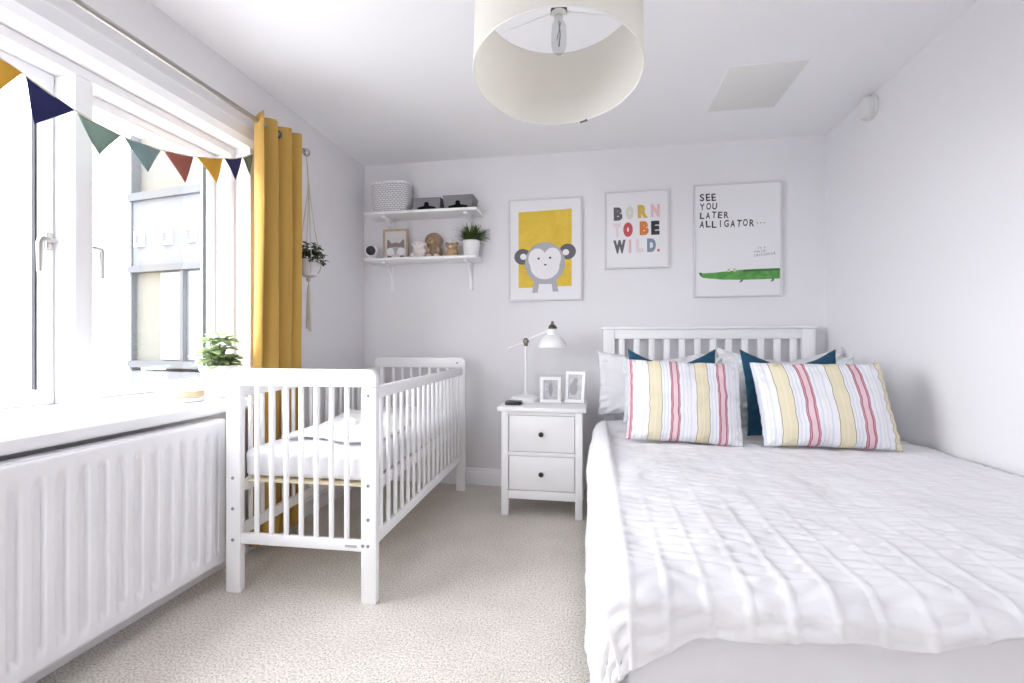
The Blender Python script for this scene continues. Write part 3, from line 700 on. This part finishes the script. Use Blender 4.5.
# ------------------------------------------------------------------ wall pictures
def ell(cx, cy, rx, ry, n=28, a0=0, a1=2 * PI):
    k = n if a1 - a0 > 6.2 else n - 1
    return [(cx + rx * math.cos(a0 + (a1 - a0) * i / k), cy + ry * math.sin(a0 + (a1 - a0) * i / k)) for i in range(n)]
class Pic:
    def __init__(s, name, x0, z0, x1, z1, label, fw=.012, dp=.026, fm='frame', y=None):
        s.x0, s.z1 = x0, z1; s.y = YB if y is None else y; s.dp = dp; yy = s.y
        s.t = thing(name, ((x0 + x1) / 2, yy, z0), label, 'picture')
        g = G()
        g.box(x0, yy - dp, z0, x1, yy, z0 + fw, .002); g.box(x0, yy - dp, z1 - fw, x1, yy, z1, .002)
        g.box(x0, yy - dp, z0 + fw, x0 + fw, yy, z1 - fw, .002); g.box(x1 - fw, yy - dp, z0 + fw, x1, yy, z1 - fw, .002)
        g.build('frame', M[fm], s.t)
        s.f = yy - dp + .007
        s.pap = G().box(x0 + fw, s.f, z0 + fw, x1 - fw, s.f + .004, z1 - fw).build('print', M['paper'], s.t, smooth=0)
        s.lay = 0
    def P(s, x, y, d): return (s.x0 + x, s.f - d, s.z1 - y)       # x from left, y down from top, metres
    def shape(s, name, m, polys, lay):
        g = G(); d = .0006 * lay
        for pl in polys: g.prism(pl, lambda a, b: s.P(a, b, d), lambda a, b: s.P(a, b, d - .0004))
        return g.build(name, M[m], s.pap, smooth=0)
    def glyph(s, ch, m, x0, y0, x1, y1, bold=0, ang=0, lay=1, into=None):
        cu = bpy.data.curves.new('t', 'FONT'); cu.body = ch; cu.size = 1; cu.offset = bold; cu.resolution_u = 6; cu.fill_mode = 'FRONT'
        ob = bpy.data.objects.new('t', cu); COL.objects.link(ob); dg = bpy.context.evaluated_depsgraph_get(); dg.update()
        me = bpy.data.meshes.new_from_object(ob.evaluated_get(dg)); bpy.data.objects.remove(ob)
        vs = [v.co.copy() for v in me.vertices]; fs = [tuple(p.vertices) for p in me.polygons]; bpy.data.meshes.remove(me)
        a0 = min(v.x for v in vs); a1 = max(v.x for v in vs); b0 = min(v.y for v in vs); b1 = max(v.y for v in vs)
        out = []; cx, cy = (x0 + x1) / 2, (y0 + y1) / 2
        for v in vs:
            X = x0 + (v.x - a0) / (a1 - a0 + 1e-9) * (x1 - x0) - cx; Y = y1 - (v.y - b0) / (b1 - b0 + 1e-9) * (y1 - y0) - cy
            c, sn = math.cos(ang), math.sin(ang)
            out.append(s.P(cx + X * c - Y * sn, cy + X * sn + Y * c, .0006 * lay))
        if into is not None: into.add(out, fs)
        else: G().add(out, fs).build('letter', M[m], s.pap, smooth=0)

# monkey print
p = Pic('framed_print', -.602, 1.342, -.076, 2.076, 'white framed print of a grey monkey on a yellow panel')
# photo units: zoomed frame 392 x 570 px -> .526 x .734 m
k = .526 / 392; kz = .734 / 568
def mp(x, y): return ((x - 50) * k, (y - 64) * kz)
def me_(cx, cy, rx, ry, **a): return ell(*mp(cx, cy), rx * k, ry * kz, **a)
p.shape('yellow_panel', 'pyel', [[mp(104, 138), mp(388, 130), mp(388, 553), mp(104, 560)]], 1)
p.shape('monkey_ear', 'pdark', [me_(126, 386, 45, 44)], 2); p.shape('monkey_ear', 'pdark', [me_(366, 364, 44, 43)], 2)
p.shape('inner_ear', 'paper', [me_(130, 386, 17, 17), me_(357, 368, 17, 17)], 5)
p.shape('monkey_body', 'pgrey', [[mp(190, 500), mp(305, 500), mp(318, 582), mp(178, 588)]], 2)
p.shape('monkey_belly', 'paper', [[mp(214, 540), mp(282, 540), mp(288, 584), mp(208, 586)]], 3)
p.shape('monkey_head', 'pgrey', [me_(246, 425, 108, 116)], 3)
p.shape('monkey_face', 'paper', [me_(205, 400, 48, 58)], 4); p.shape('monkey_face', 'paper', [me_(286, 398, 46, 58)], 4.4); p.shape('monkey_face', 'paper', [me_(246, 440, 78, 74)], 4.8)
p.shape('monkey_features', 'pblack', [me_(213, 399, 6, 6), me_(274, 396, 6, 6), me_(248, 434, 8, 4)], 6)
p.shape('freckles', 'pgrey', [me_(248 + 11 * a, 412 + 10 * b, 1.7, 1.7, n=8) for a, b in ((-2, 0), (-1, -1), (1, -1), (2, 0), (-1, 1), (2, 3), (1, 5), (3, 4), (2, 6))], 6)
# BORN TO BE WILD
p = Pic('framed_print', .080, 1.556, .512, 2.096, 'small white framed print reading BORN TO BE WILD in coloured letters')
for ch, m, x0, x1, y0, y1 in (('B', 'pdark', 62, 122, 112, 205), ('O', 'pcream', 145, 197, 108, 200), ('R', 'pgold', 225, 292, 102, 194), ('N', 'pink', 312, 372, 100, 190),
        ('T', 'palepink', 62, 112, 222, 318), ('O', 'pred', 127, 192, 220, 320), ('B', 'porange', 238, 298, 216, 312), ('E', 'pblack', 314, 370, 216, 312),
        ('W', 'pdark', 60, 145, 340, 434), ('I', 'pink', 164, 182, 340, 432), ('L', 'palepink', 212, 265, 338, 430), ('D', 'pblue', 287, 346, 336, 430), ('.', 'pred', 354, 372, 410, 428)):
    if ch == 'O':
        p.shape('letter', m, [ell((x0 + x1) / 2e3, (y0 + y1) / 2e3, (x1 - x0) / 2e3, (y1 - y0) / 2e3)], 1)
        p.shape('letter_counter', 'paper', [ell((x0 + x1) / 2e3, (y0 + y1) / 2e3, .006, .016)], 2)
    else: p.glyph(ch, m, x0 / 1e3, y0 / 1e3, x1 / 1e3, y1 / 1e3, bold=.075 if ch != 'I' and ch != '.' else 0, ang=random.uniform(-.03, .03))
# alligator
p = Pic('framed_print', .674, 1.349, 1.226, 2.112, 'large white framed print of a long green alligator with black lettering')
kx = .552 / 433; kz = .763 / 570
def ap(x, y): return ((x - 55) * kx, (y - 65) * kz)
gl = G(); random.seed(3)
for txt, x0, x1, y0, y1 in (('SEE', 82, 170, 113, 150), ('YOU', 82, 176, 160, 194), ('LATER', 82, 232, 206, 239), ('ALLIGATOR', 80, 357, 250, 285)):
    n = len(txt); cw = (x1 - x0) / n
    for i, ch in enumerate(txt):
        wv = .74 if ch not in 'I' else .16; a = x0 + cw * i + cw * (.5 - wv / 2) + random.uniform(-1, 1); d = random.uniform(-2, 2)
        (ax, ay), (bx_, by) = ap(a, y0 + d), ap(a + cw * wv, y1 + d)
        p.glyph(ch, 'pblack', ax, ay, bx_, by, bold=.022, ang=random.uniform(-.1, .1), into=gl)
for i in range(3):
    (ax, ay), (bx_, by) = ap(366 + 17 * i, 268), ap(372 + 17 * i, 273); p.glyph('.', 'pblack', ax, ay, bx_, by, into=gl)
gl.build('lettering', M['pblack'], p.pap, smooth=0)
gl = G()
for txt, x0, x1, y0 in (('IN A', 372, 410, 389), ('WHILE', 352, 410, 408), ('CROCODILE', 352, 458, 426)):
    n = len(txt); cw = (x1 - x0) / n
    for i, ch in enumerate(txt):
        if ch == ' ': continue
        wv = .7 if ch != 'I' else .2; a = x0 + cw * (i + .15); yy = y0 - 6 * i / n * (x1 - x0) / 60
        (ax, ay), (bx_, by) = ap(a, yy), ap(a + cw * wv, yy + 11); p.glyph(ch, 'pgrey', ax, ay, bx_, by, ang=-.12, into=gl)
gl.build('small_lettering', M['pdark'], p.pap, smooth=0)
p.shape('alligator_body', 'pgreen', [[ap(*q) for q in ((80, 513), (88, 509), (100, 514), (150, 513), (210, 508), (250, 504), (300, 500), (390, 498), (478, 497), (478, 548), (400, 550), (300, 551), (200, 548), (130, 541), (98, 536), (86, 526))]], 1)
p.shape('alligator_back', 'palgreen', [[ap(*q) for q in ((300, 500), (478, 497), (478, 507), (380, 511), (300, 510))], [ap(*q) for q in ((80, 513), (88, 509), (98, 514), (96, 522), (86, 523))]], 2)
p.shape('alligator_legs', 'pdark', [[ap(*q) for q in ((286, 551), (300, 551), (296, 560), (284, 565), (280, 561), (288, 558))], [ap(*q) for q in ((438, 549), (452, 549), (447, 560), (436, 563), (433, 558), (440, 556))]], 2)
p.shape('alligator_eyes', 'pcream', [ell(*ap(230, 501), 9 * kx, 9 * kz), ell(*ap(258, 500), 9 * kx, 9 * kz)], 3)
p.shape('alligator_pupils', 'pblack', [ell(*ap(228, 500), 2.5 * kx, 2.5 * kz), ell(*ap(256, 499), 2.5 * kx, 2.5 * kz)], 4)

# ------------------------------------------------------------------ shelves
SX0, SX1, SY0 = -1.635, -.795, 3.165
def shelf(z, label):
    t = thing('wall_shelf', ((SX0 + SX1) / 2, YB, z), label, 'shelf', 'white wall shelves')
    G().box(SX0, SY0, z - .020, SX1, YB, z, .004).build('board', M['white'], t)
    for x in (-1.50, -.885):
        g = G(); hw = .013
        g.box(x - hw, YB - .016, z - .225, x + hw, YB, z - .0205, .003); g.box(x - hw, SY0 + .03, z - .038, x + hw, YB - .016, z - .0205, .003)
        arc = [(.145 * (1 - math.cos(a)), .145 * math.sin(a)) for a in [PI / 2 * i / 10 for i in range(11)]]
        pl = [(YB - .015 - (.15 - .15 * math.sin(a)), z - .036 - (.17 - .17 * math.cos(a))) for a in [PI / 2 * i / 10 for i in range(11)]]
        pl2 = [(y + .016, zz + .0) for y, zz in pl][::-1]
        g.prism([(min(y, YB - .012), zz) for y, zz in pl + [(y2, z2 + .002) for y2, z2 in pl2]], lambda a, b: (x - .009, a, b), lambda a, b: (x + .009, a, b))
        g.build('bracket', M['white'], t)
    return t
Z1, Z2 = 1.652, 1.985
shelf(Z1, 'lower white wall shelf holding the fox picture and soft toys'); shelf(Z2, 'upper white wall shelf holding the basket and grey boxes')
# basket
bk = thing('storage_basket', (-1.455, 3.26, Z2), 'white woven oval basket on the upper wall shelf', 'basket')
g = G(); prof = [(.0, .001), (.118, .001), (.130, .008), (.142, .06), (.148, .13), (.150, .20), (.149, .212), (.143, .214), (.141, .205), (.139, .13), (.132, .06), (.120, .016), (0, .014)]
nn = 64; uvs = []
for r_, z_ in prof:
    for j in range(nn):
        a = 2 * PI * j / nn; sq = (abs(math.cos(a)) ** 3 + abs(math.sin(a)) ** 3) ** (-1 / 3)
        g.v.append((-1.455 + 1.0 * r_ * sq * math.cos(a), 3.262 + .62 * r_ * sq * math.sin(a), Z2 + z_)); uvs.append((j / nn, z_ / .22 + r_ * .3))
for i in range(len(prof) - 1):
    for j in range(nn): g.f.append((i * nn + j, i * nn + (j + 1) % nn, (i + 1) * nn + (j + 1) % nn, (i + 1) * nn + j)); g.mi.append(0)
g.uv = uvs; g.build('body', M['basket'], bk, smooth=50)
g = G(); ring = []
for j in range(65):
    a = 2 * PI * j / 64; sq = (abs(math.cos(a)) ** 3 + abs(math.sin(a)) ** 3) ** (-1 / 3); ring.append((-1.455 + .147 * sq * math.cos(a), 3.262 + .091 * sq * math.sin(a), Z2 + .212))
g.tube(ring, .006, 8, caps=False); g.build('rim', M['trim'], bk)
# grey felt boxes
def fbox(x0, x1, h, label):
    t = thing('felt_box', ((x0 + x1) / 2, 3.25, Z2), label, 'box', 'grey felt boxes on the upper shelf')
    y0, y1 = 3.185, 3.345; th = .006; g = G(); ff = .012
    def wall(pa, pb, pa2, pb2):
        pass
    outer0 = [(x0 + ff, y0 + ff), (x1 - ff, y0 + ff), (x1 - ff, y1 - ff), (x0 + ff, y1 - ff)]; outer1 = [(x0, y0), (x1, y0), (x1, y1), (x0, y1)]
    inn1 = [(x0 + th, y0 + th), (x1 - th, y0 + th), (x1 - th, y1 - th), (x0 + th, y1 - th)]; inn0 = [(x0 + ff + th, y0 + ff + th), (x1 - ff - th, y0 + ff + th), (x1 - ff - th, y1 - ff - th), (x0 + ff + th, y1 - ff - th)]
    vs = [(a, b, Z2 + .001) for a, b in outer0] + [(a, b, Z2 + h) for a, b in outer1] + [(a, b, Z2 + h) for a, b in inn1] + [(a, b, Z2 + .01) for a, b in inn0]
    fs = [(3, 2, 1, 0), (12, 13, 14, 15)]
    for r_ in range(3):
        for j in range(4): fs.append((r_ * 4 + j, r_ * 4 + (j + 1) % 4, r_ * 4 + 4 + (j + 1) % 4, r_ * 4 + 4 + j))
    g.add(vs, fs); g.build('body', M['feltgrey'], t, smooth=0)
    xc = (x0 + x1) / 2
    g = G(); hw = (x1 - x0) * .33
    pl = [(xc - hw, .004), (xc + hw, .004), (xc + hw * .95, .020), (xc + hw * .5, .026), (xc + .018, .030), (xc + .016, .048), (xc + .008, .056), (xc - .008, .056), (xc - .016, .048), (xc - .018, .030), (xc - hw * .5, .026), (xc - hw * .95, .020)]
    g.prism(pl, lambda a, b: (a, y0 + ff * (1 - b / h) - .004, Z2 + b), lambda a, b: (a, y0 + ff * (1 - b / h) - .0005, Z2 + b)); g.build('front_tab', M['blackfelt'], t, smooth=0)
fbox(-1.272, -1.062, .086, 'grey felt box beside the white basket on the upper shelf')
fbox(-1.046, -.828, .095, 'grey felt box at the end of the upper shelf above the potted plant')
# baby camera
t = thing('baby_monitor', (-1.612, 3.24, Z1), 'small round white baby camera with black face on the lower shelf', 'camera')
g = G(); g.lathe([(0, .001), (.036, .001), (.038, .006), (.030, .014), (.016, .02), (0, .02)], (-1.606, 3.24, Z1), 24); g.build('base', M['white'], t)
g = G(); g.ball((-1.606, 3.24, Z1 + .066), .048, 24); g.build('body', M['white'], t)
mt = Vector((.20, -1, -.12)).normalized().to_track_quat('Z', 'Y').to_matrix()
g = G(); g.lathe([(.034, .030), (.034, .038), (.026, .0455), (.012, .0485), (0, .049)], (-1.606, 3.24, Z1 + .066), 24, mt); g.build('lens', M['black'], t)
# fox picture (leaning frame, own depth)
p = Pic('framed_fox_print', -1.532, Z1 + .0012, -1.336, Z1 + .226, 'wooden framed fox face print standing on the lower shelf', fw=.016, dp=.022, fm='oak', y=3.285)
p.t['category'] = 'picture'
p.pap.data.materials[0] = mat('grey_print_paper', (.62, .60, .59), .7)
W_, H_ = .196, .225
def fx(u, v): return (u * W_, v * H_)
p.shape('fox_head', 'foxbrown', [[fx(*q) for q in ((.17, .34), (.22, .34), (.34, .47), (.5, .43), (.66, .47), (.78, .34), (.83, .34), (.85, .60), (.80, .66), (.60, .66), (.5, .84), (.40, .66), (.20, .66), (.15, .60))]], 1)
p.shape('fox_cheek', 'paper', [ell(*fx(.30, .73), .16 * W_, .13 * H_)], 2); p.shape('fox_cheek', 'paper', [ell(*fx(.70, .73), .16 * W_, .13 * H_)], 2)
p.shape('fox_muzzle', 'pgrey', [[fx(*q) for q in ((.36, .58), (.64, .58), (.5, .84))]], 3)
p.shape('fox_paws', 'pdark', [ell(*fx(.25, .90), .09 * W_, .035 * H_), ell(*fx(.75, .90), .09 * W_, .035 * H_)], 3)
# soft toys
def plush(name, x, y, s, m, m2, label, cat, ears='round', hedge=False):
    t = thing(name, (x, y, Z1), label, cat)
    def b(n, c, r, mm, par=None):
        g = G(); g.ball((x + c[0] * s, y + c[1] * s, Z1 + c[2] * s), tuple(q * s for q in r), 18); return g.build(n, M[mm], par or t, smooth=180)
    return t, b
t, b = plush('toy_lamb', -1.232, 3.212, .118, 'plushwhite', 'plushwhite', 'small cream soft toy lamb sitting in front of the brown toy', 'soft toy')
b('body', (0, .05, .33), (.42, .34, .33), 'plushwhite'); h = b('head', (.02, -.05, .72), (.36, .30, .27), 'plushwhite')
for sx in (-1, 1):
    b('ear', (.02 + sx * .36, -.02, .80), (.14, .08, .09), 'plushwhite', h); b('foot', (sx * .28, -.32, .13), (.17, .20, .125), 'plushwhite'); b('eye', (.02 + sx * .13, -.33, .76), (.03, .03, .03), 'pblack', h)
b('nose', (.02, -.345, .66), (.055, .04, .035), 'pink', h)
t, b = plush('toy_hedgehog', -1.152, 3.292, .112, 'plushbrown', 'plushwhite', 'brown soft toy with a rounded furry hood behind the cream lamb', 'soft toy')
b('body', (.05, .1, .45), (.58, .34, .45), 'plushbrown'); h = b('head', (.0, .08, 1.24), (.60, .36, .50), 'plushbrown')
b('neck', (0.02, .08, .82), (.42, .3, .35), 'plushbrown')
f = b('face', (-.10, -.22, 1.15), (.24, .16, .22), 'plushtan', h)
b('nose', (-.10, -.38, 1.15), (.05, .04, .04), 'pblack', f)
for sx in (-1, 1):
    b('eye', (-.10 + sx * .12, -.365, 1.24), (.028, .028, .028), 'pblack', f); b('paw', (.08 + sx * .36, -.25, .55), (.13, .14, .20), 'plushtan'); b('foot', (.06 + sx * .28, -.30, .16), (.2, .22, .155), 'plushwhite')
t, b = plush('toy_bear', -.998, 3.25, .1, 'plushtan', 'plushwhite', 'small tan soft toy bear next to the potted plant on the shelf', 'soft toy')
b('body', (0, .05, .36), (.44, .33, .36), 'plushtan'); h = b('head', (0, -.0, .80), (.42, .34, .27), 'plushtan')
for sx in (-1, 1):
    b('ear', (sx * .36, .02, .985), (.14, .09, .13), 'plushbrown', h); b('eye', (sx * .15, -.325, .84), (.03, .03, .03), 'pblack', h); b('foot', (sx * .26, -.30, .13), (.17, .16, .125), 'plushtan')
b('muzzle', (0, -.33, .73), (.13, .08, .09), 'plushwhite', h)

# ------------------------------------------------------------------ plants
def blades(g, c, n, h0, h1, spread, w, droop):
    for i in range(n):
        a = random.uniform(0, 2 * PI); r0 = random.uniform(0, .03); h = random.uniform(h0, h1); sp = spread * random.uniform(.15, 1)
        d = Vector((math.cos(a), math.sin(a), 0)); pr = Vector((-d.y, d.x, 0)); vs = []
        for k in range(6):
            t = k / 5; q = Vector(c) + d * (r0 + sp * t ** 1.3) + Vector((0, 0, h * t - droop * sp * t ** 3)); ww = w * (1 - t ** 1.5) * (.5 + min(1, t * 3) * .5) + .0004
            vs += [q - pr * ww + Vector((0, 0, .001)), q + pr * ww]
        g.add(vs, [(2 * k, 2 * k + 1, 2 * k + 3, 2 * k + 2) for k in range(5)])
def leaf(g, base, d, L, W, up=Vector((0, 0, 1)), curl=.25):
    d = d.normalized(); s = d.cross(up); s = s.normalized() if s.length > .01 else Vector((1, 0, 0)); n = s.cross(d); vs = []
    for k in range(7):
        t = k / 6; ww = W * math.sin(PI * min(1, t * .92 + .05)) ** .8; c = base + d * (L * t) - n * (curl * L * t * t)
        vs += [c - s * ww + n * ww * .25, c, c + s * ww + n * ww * .25]
    fs = []
    for k in range(6):
        fs += [(3 * k, 3 * k + 1, 3 * k + 4, 3 * k + 3), (3 * k + 1, 3 * k + 2, 3 * k + 5, 3 * k + 4)]
    g.add(vs, fs)
# shelf plant
random.seed(11)
PX, PY = -.858, 3.262
t = thing('potted_plant', (PX, PY, Z1), 'bushy green plant in a white pot at the end of the lower shelf', 'plant')
G().lathe([(0, .001), (.046, .001), (.050, .006), (.062, .095), (.065, .112), (.062, .116), (.057, .112), (.054, .09), (0, .088)], (PX, PY, Z1), 32).build('pot', M['pot'], t)
g = G(); blades(g, (PX, PY, Z1 + .088), 420, .06, .170, .135, .0055, .42); g.build('foliage', M['leafdark'], t, smooth=180, fix=False)
# sill plant
random.seed(5)
SXp, SYp, SZ = -1.745, 1.955, .7866
t = thing('potted_plant', (SXp, SYp, SZ), 'leafy pale green plant in a white pot on the windowsill', 'plant')
G().lathe([(0, .001), (.056, .001), (.060, .008), (.070, .12), (.078, .128), (.078, .150), (.073, .151), (.070, .13), (.062, .118), (0, .116)], (SXp, SYp, SZ), 32).build('pot', M['pot'], t)
G().lathe([(0, .120), (.0645, .120)], (SXp, SYp, SZ), 24).build('soil', M['soil'], t, smooth=0)
gs = G(); gl = G()
for i in range(13):
    a = 2.4 * i; r0 = .012 + .028 * (i % 4) / 3; top = Vector((SXp + (r0 + .045 * random.random()) * math.cos(a), SYp + (r0 + .035 * random.random()) * math.sin(a), SZ + .18 + .12 * random.random()))
    p0 = Vector((SXp + r0 * math.cos(a), SYp + r0 * math.sin(a), SZ + .119)); gs.tube([p0, (p0 + top) / 2 + Vector((0, 0, .01)), top], [.0028, .0024, .0018], 6)
    for lv, hh in enumerate((1, .7, .45)):
        q = p0.lerp(top, hh)
        for k in range(5 if lv == 0 else 3):
            b = a + k * 2 * PI / (5 if lv == 0 else 3) + lv; leaf(gl, q, Vector((math.cos(b), math.sin(b), random.uniform(-.1, .5))), random.uniform(.050, .072), random.uniform(.020, .029))
gs.build('stems', M['stem'], t); gl.build('foliage', M['leaf'], t, smooth=180, fix=False)
# dish on sill
t = thing('round_dish', (-1.755, 1.80, SZ), 'low round dish with a straw-coloured band beside the plant on the windowsill', 'dish')
G().lathe([(0, .0006), (.058, .0006), (.066, .006), (.070, .018), (.066, .0205), (0, .0205)], (-1.755, 1.79, SZ), 32).build('base', M['pot'], t)
G().lathe([(0, .0207), (.062, .0207), (.0655, .026), (.0655, .042), (.062, .047), (0, .047)], (-1.755, 1.79, SZ), 32).build('straw_band', M['beige'], t)
G().lathe([(0, .0472), (.063, .0472), (.064, .052), (.050, .059), (.012, .062), (.010, .072), (.013, .078), (0, .081)], (-1.755, 1.79, SZ), 32).build('lid', M['pot'], t)
# hanging planter
random.seed(9)
hx, hy, hz = -1.62, 2.478, 1.425
t = thing('hanging_planter', (hx, hy, hz), 'small pale pot with trailing plant hanging from the curtain rod end', 'plant')
G().lathe([(0, 0), (.034, 0), (.044, .006), (.060, .085), (.061, .094), (.057, .095), (.055, .085), (0, .078)], (hx, hy, hz), 28).build('pot', M['potgrey'], t)
g = G()
for i in range(300):
    a = random.uniform(0, 2 * PI); el = random.uniform(-.15, 1.3); rr = random.uniform(.035, .088)
    q = Vector((hx + rr * math.cos(a) * math.cos(el), hy + rr * math.sin(a) * math.cos(el), hz + .098 + rr * 1.1 * math.sin(el)))
    if q.y < 2.435: continue
    b = random.uniform(0, 2 * PI); leaf(g, q, Vector((math.cos(a) + .6 * math.cos(b), math.sin(a) + .6 * math.sin(b), random.uniform(-.5, .7))), random.uniform(.022, .034), .011)
g.build('foliage', M['leafhang'], t, smooth=180, fix=False)
g = G()
for k in range(4):
    a = PI / 4 + k * PI / 2; pr = [(hx, 2.458, 2.1085), (hx + .003 * math.cos(a), hy + .003 * math.sin(a), 1.95), (hx + .03 * math.cos(a), hy + .03 * math.sin(a), 1.72), (hx + .066 * math.cos(a), hy + .066 * math.sin(a), 1.525), (hx + .056 * math.cos(a), hy + .056 * math.sin(a), 1.455), (hx, hy, hz - .014)]
    g.tube(catmull(pr, 5), .0028, 6)
g.ball((hx, hy, hz - .018), .013, 12); g.build('macrame_cord', M['cord'], t)
g = G(); random.seed(2)
for k in range(16):
    a = 2 * PI * k / 16; L = .27 + .05 * random.random(); g.tube([(hx, hy, hz - .022), (hx + .008 * math.cos(a), hy + .008 * math.sin(a), hz - .1), (hx + .013 * math.cos(a), hy + .013 * math.sin(a), hz - L)], .0022, 5)
g.build('tassel', M['cord'], t)

# ------------------------------------------------------------------ ceiling lamp
KX, KY, KZ = -.104, 1.40, 1.832
R0, SH = .247, .262
t = thing('pendant_light', (KX, KY, HC), 'cream drum pendant lampshade hanging from the ceiling', 'pendant light')
tilt = Matrix.Rotation(math.radians(-7.0), 3, 'X')
cz = Vector((KX, KY, KZ + SH / 2))
g = G(); g.lathe([(R0, -SH / 2), (R0, SH / 2), (R0 - .0025, SH / 2), (R0 - .0025, -SH / 2)], cz, 72, tilt, close=True); sh = g.build('lamp_shade', M['shade'], t, smooth=40)
for zz in (-SH / 2, SH / 2):
    g = G(); g.tube([tilt @ Vector(((R0 - .001) * math.cos(a), (R0 - .001) * math.sin(a), zz)) + cz for a in [2 * PI * i / 72 for i in range(73)]], .0026, 6, caps=False); g.build('shade_ring', M['hatch'], sh)
a = math.radians(76); g = G(); g.tube([tilt @ Vector(((R0 + .002) * math.cos(a + q), (R0 + .002) * math.sin(a + q), -SH / 2 - .010 + .006 * (0.14 - q) / .14)) + cz for q in (0, -.03, -.06, -.1)], [.003, .004, .0045, .006], 6); g.build('seam_clip', M['bronze'], sh)
top = tilt @ Vector((0, 0, SH / 2)) + cz
hub = Vector((KX + .004, KY, 2.036))
g = G()
for k in range(3):
    q = 2 * PI * k / 3 + .5; e = tilt @ Vector(((R0 - .003) * math.cos(q), (R0 - .003) * math.sin(q), SH / 2)) + cz; g.tube([hub + Vector((.02 * math.cos(q), .02 * math.sin(q), 0)), e], .0016, 6)
g.build('spider', M['white'], sh)
g = G(); g.lathe([(0, .075), (.010, .072), (.019, .055), (.021, .0), (.023, -.004), (.023, -.012), (0, -.012)], hub, 24); g.build('bulb_holder', M['white'], t)
g = G(); g.lathe([(.0235, -.001), (.0245, -.001), (.0245, -.010), (.016, -.011), (.0, -.011)], hub, 24); g.build('holder_ring', M['dark'], t)
G().lathe([(.0, -.019), (.013, -.019), (.014, -.034), (.021, -.048), (.0225, -.075), (.0225, -.105), (.018, -.122), (.009, -.131), (0, -.133)], hub, 24).build('bulb', M['clear'], t, smooth=180)
g = G(); g.tube([hub + Vector((0, 0, -.034)), hub + Vector((.004, 0, -.075)), hub + Vector((0, 0, -.11))], .0022, 6); g.tube([hub + Vector((.006, .004, -.034)), hub + Vector((-.006, 0, -.09))], .0014, 6); g.build('filament', M['screw'], t)
g = G(); g.cyl(hub + Vector((0, 0, .07)), (KX, KY, HC - .03), .0032, n=8); g.build('flex', M['white'], t)
G().lathe([(.0, -.034), (.012, -.032), (.045, -.012), (.048, -.0005), (0, -.0005)], (KX, KY, HC), 28).build('ceiling_rose', M['white'], t)

# hatch, smoke detector
t = thing('ceiling_hatch', (.84, 2.66, HC), 'flat cream square access panel set in the ceiling', 'hatch')
G().box(.662, 2.455, HC - .006, 1.022, 2.91, HC - .0005, .002).build('panel', M['hatch'], t)
g = G()
for a in ((.655, 2.448, 1.029, 2.455), (.655, 2.91, 1.029, 2.917), (.655, 2.455, .662, 2.91), (1.022, 2.455, 1.029, 2.91)): g.box(a[0], a[1], HC - .004, a[2], a[3], HC - .0005)
g.build('surround', M['ceil'], t, smooth=0)
DY, DZ = 2.86, 2.325
t = thing('smoke_detector', (XR, DY, DZ), 'round white smoke detector high on the right wall', 'smoke detector')
mt = Matrix.Rotation(-PI / 2, 3, 'Y')
G().lathe([(0, .0005), (.066, .0005), (.066, .016), (.062, .018), (0, .018)], (XR, DY, DZ), 36, mt).build('base', M['plastic'], t)
G().lathe([(.058, .018), (.060, .030), (.054, .044), (.034, .052), (0, .053)], (XR, DY, DZ), 36, mt).build('cover', M['plastic'], t)
g = G()
for k in range(8):
    q = 2 * PI * k / 8; g.box(XR - .052, DY + .03 * math.cos(q) - .004, DZ + .03 * math.sin(q) - .004, XR - .049, DY + .03 * math.cos(q) + .004, DZ + .03 * math.sin(q) + .004, .001)
g.build('vent', M['pgrey'], t)

# ------------------------------------------------------------------ light
wd = bpy.data.worlds.new('sky'); SC.world = wd; wd.use_nodes = True
bg = wd.node_tree.nodes['Background']; bg.inputs[0].default_value = (.962, .962, 1, 1); bg.inputs[1].default_value = 17.8
la = bpy.data.lights.new('window_portal', 'AREA'); la.shape = 'RECTANGLE'; la.size = WY1 - WY0; la.size_y = WZ1 - WZ0; la.cycles.is_portal = True
lo = bpy.data.objects.new('window_portal', la); COL.objects.link(lo); lo.location = (-1.98, (WY0 + WY1) / 2, (WZ0 + WZ1) / 2)
lo.rotation_euler = (PI / 2, 0, -PI / 2)
la = bpy.data.lights.new('window_portal', 'AREA'); la.shape = 'RECTANGLE'; la.size = V1 - V0; la.size_y = U1 - U0; la.cycles.is_portal = True  # portal over the added fill window
lo = bpy.data.objects.new('window_portal', la); COL.objects.link(lo); lo.location = ((V0 + V1) / 2, YF - .12, (U0 + U1) / 2); lo.rotation_euler = (PI / 2, 0, 0)

# ------------------------------------------------------------------ camera
cam = bpy.data.cameras.new('camera'); co = bpy.data.objects.new('camera', cam); COL.objects.link(co)
co.location = (0, 0, 1.05); co.rotation_euler = (PI / 2, 0, math.atan(81 / 470))
cam.sensor_width = 36; cam.lens = 470 / 1024 * 36; cam.clip_start = .02; cam.clip_end = 200
SC.camera = co
SC.view_settings.view_transform = 'Standard'; SC.view_settings.look = 'None'; SC.view_settings.gamma = 1; SC.view_settings.use_curve_mapping = False
SC.view_settings.exposure = 0
SC.cycles.use_denoising = True
SC.cycles.max_bounces = 14; SC.cycles.diffuse_bounces = 10; SC.cycles.transparent_max_bounces = 12
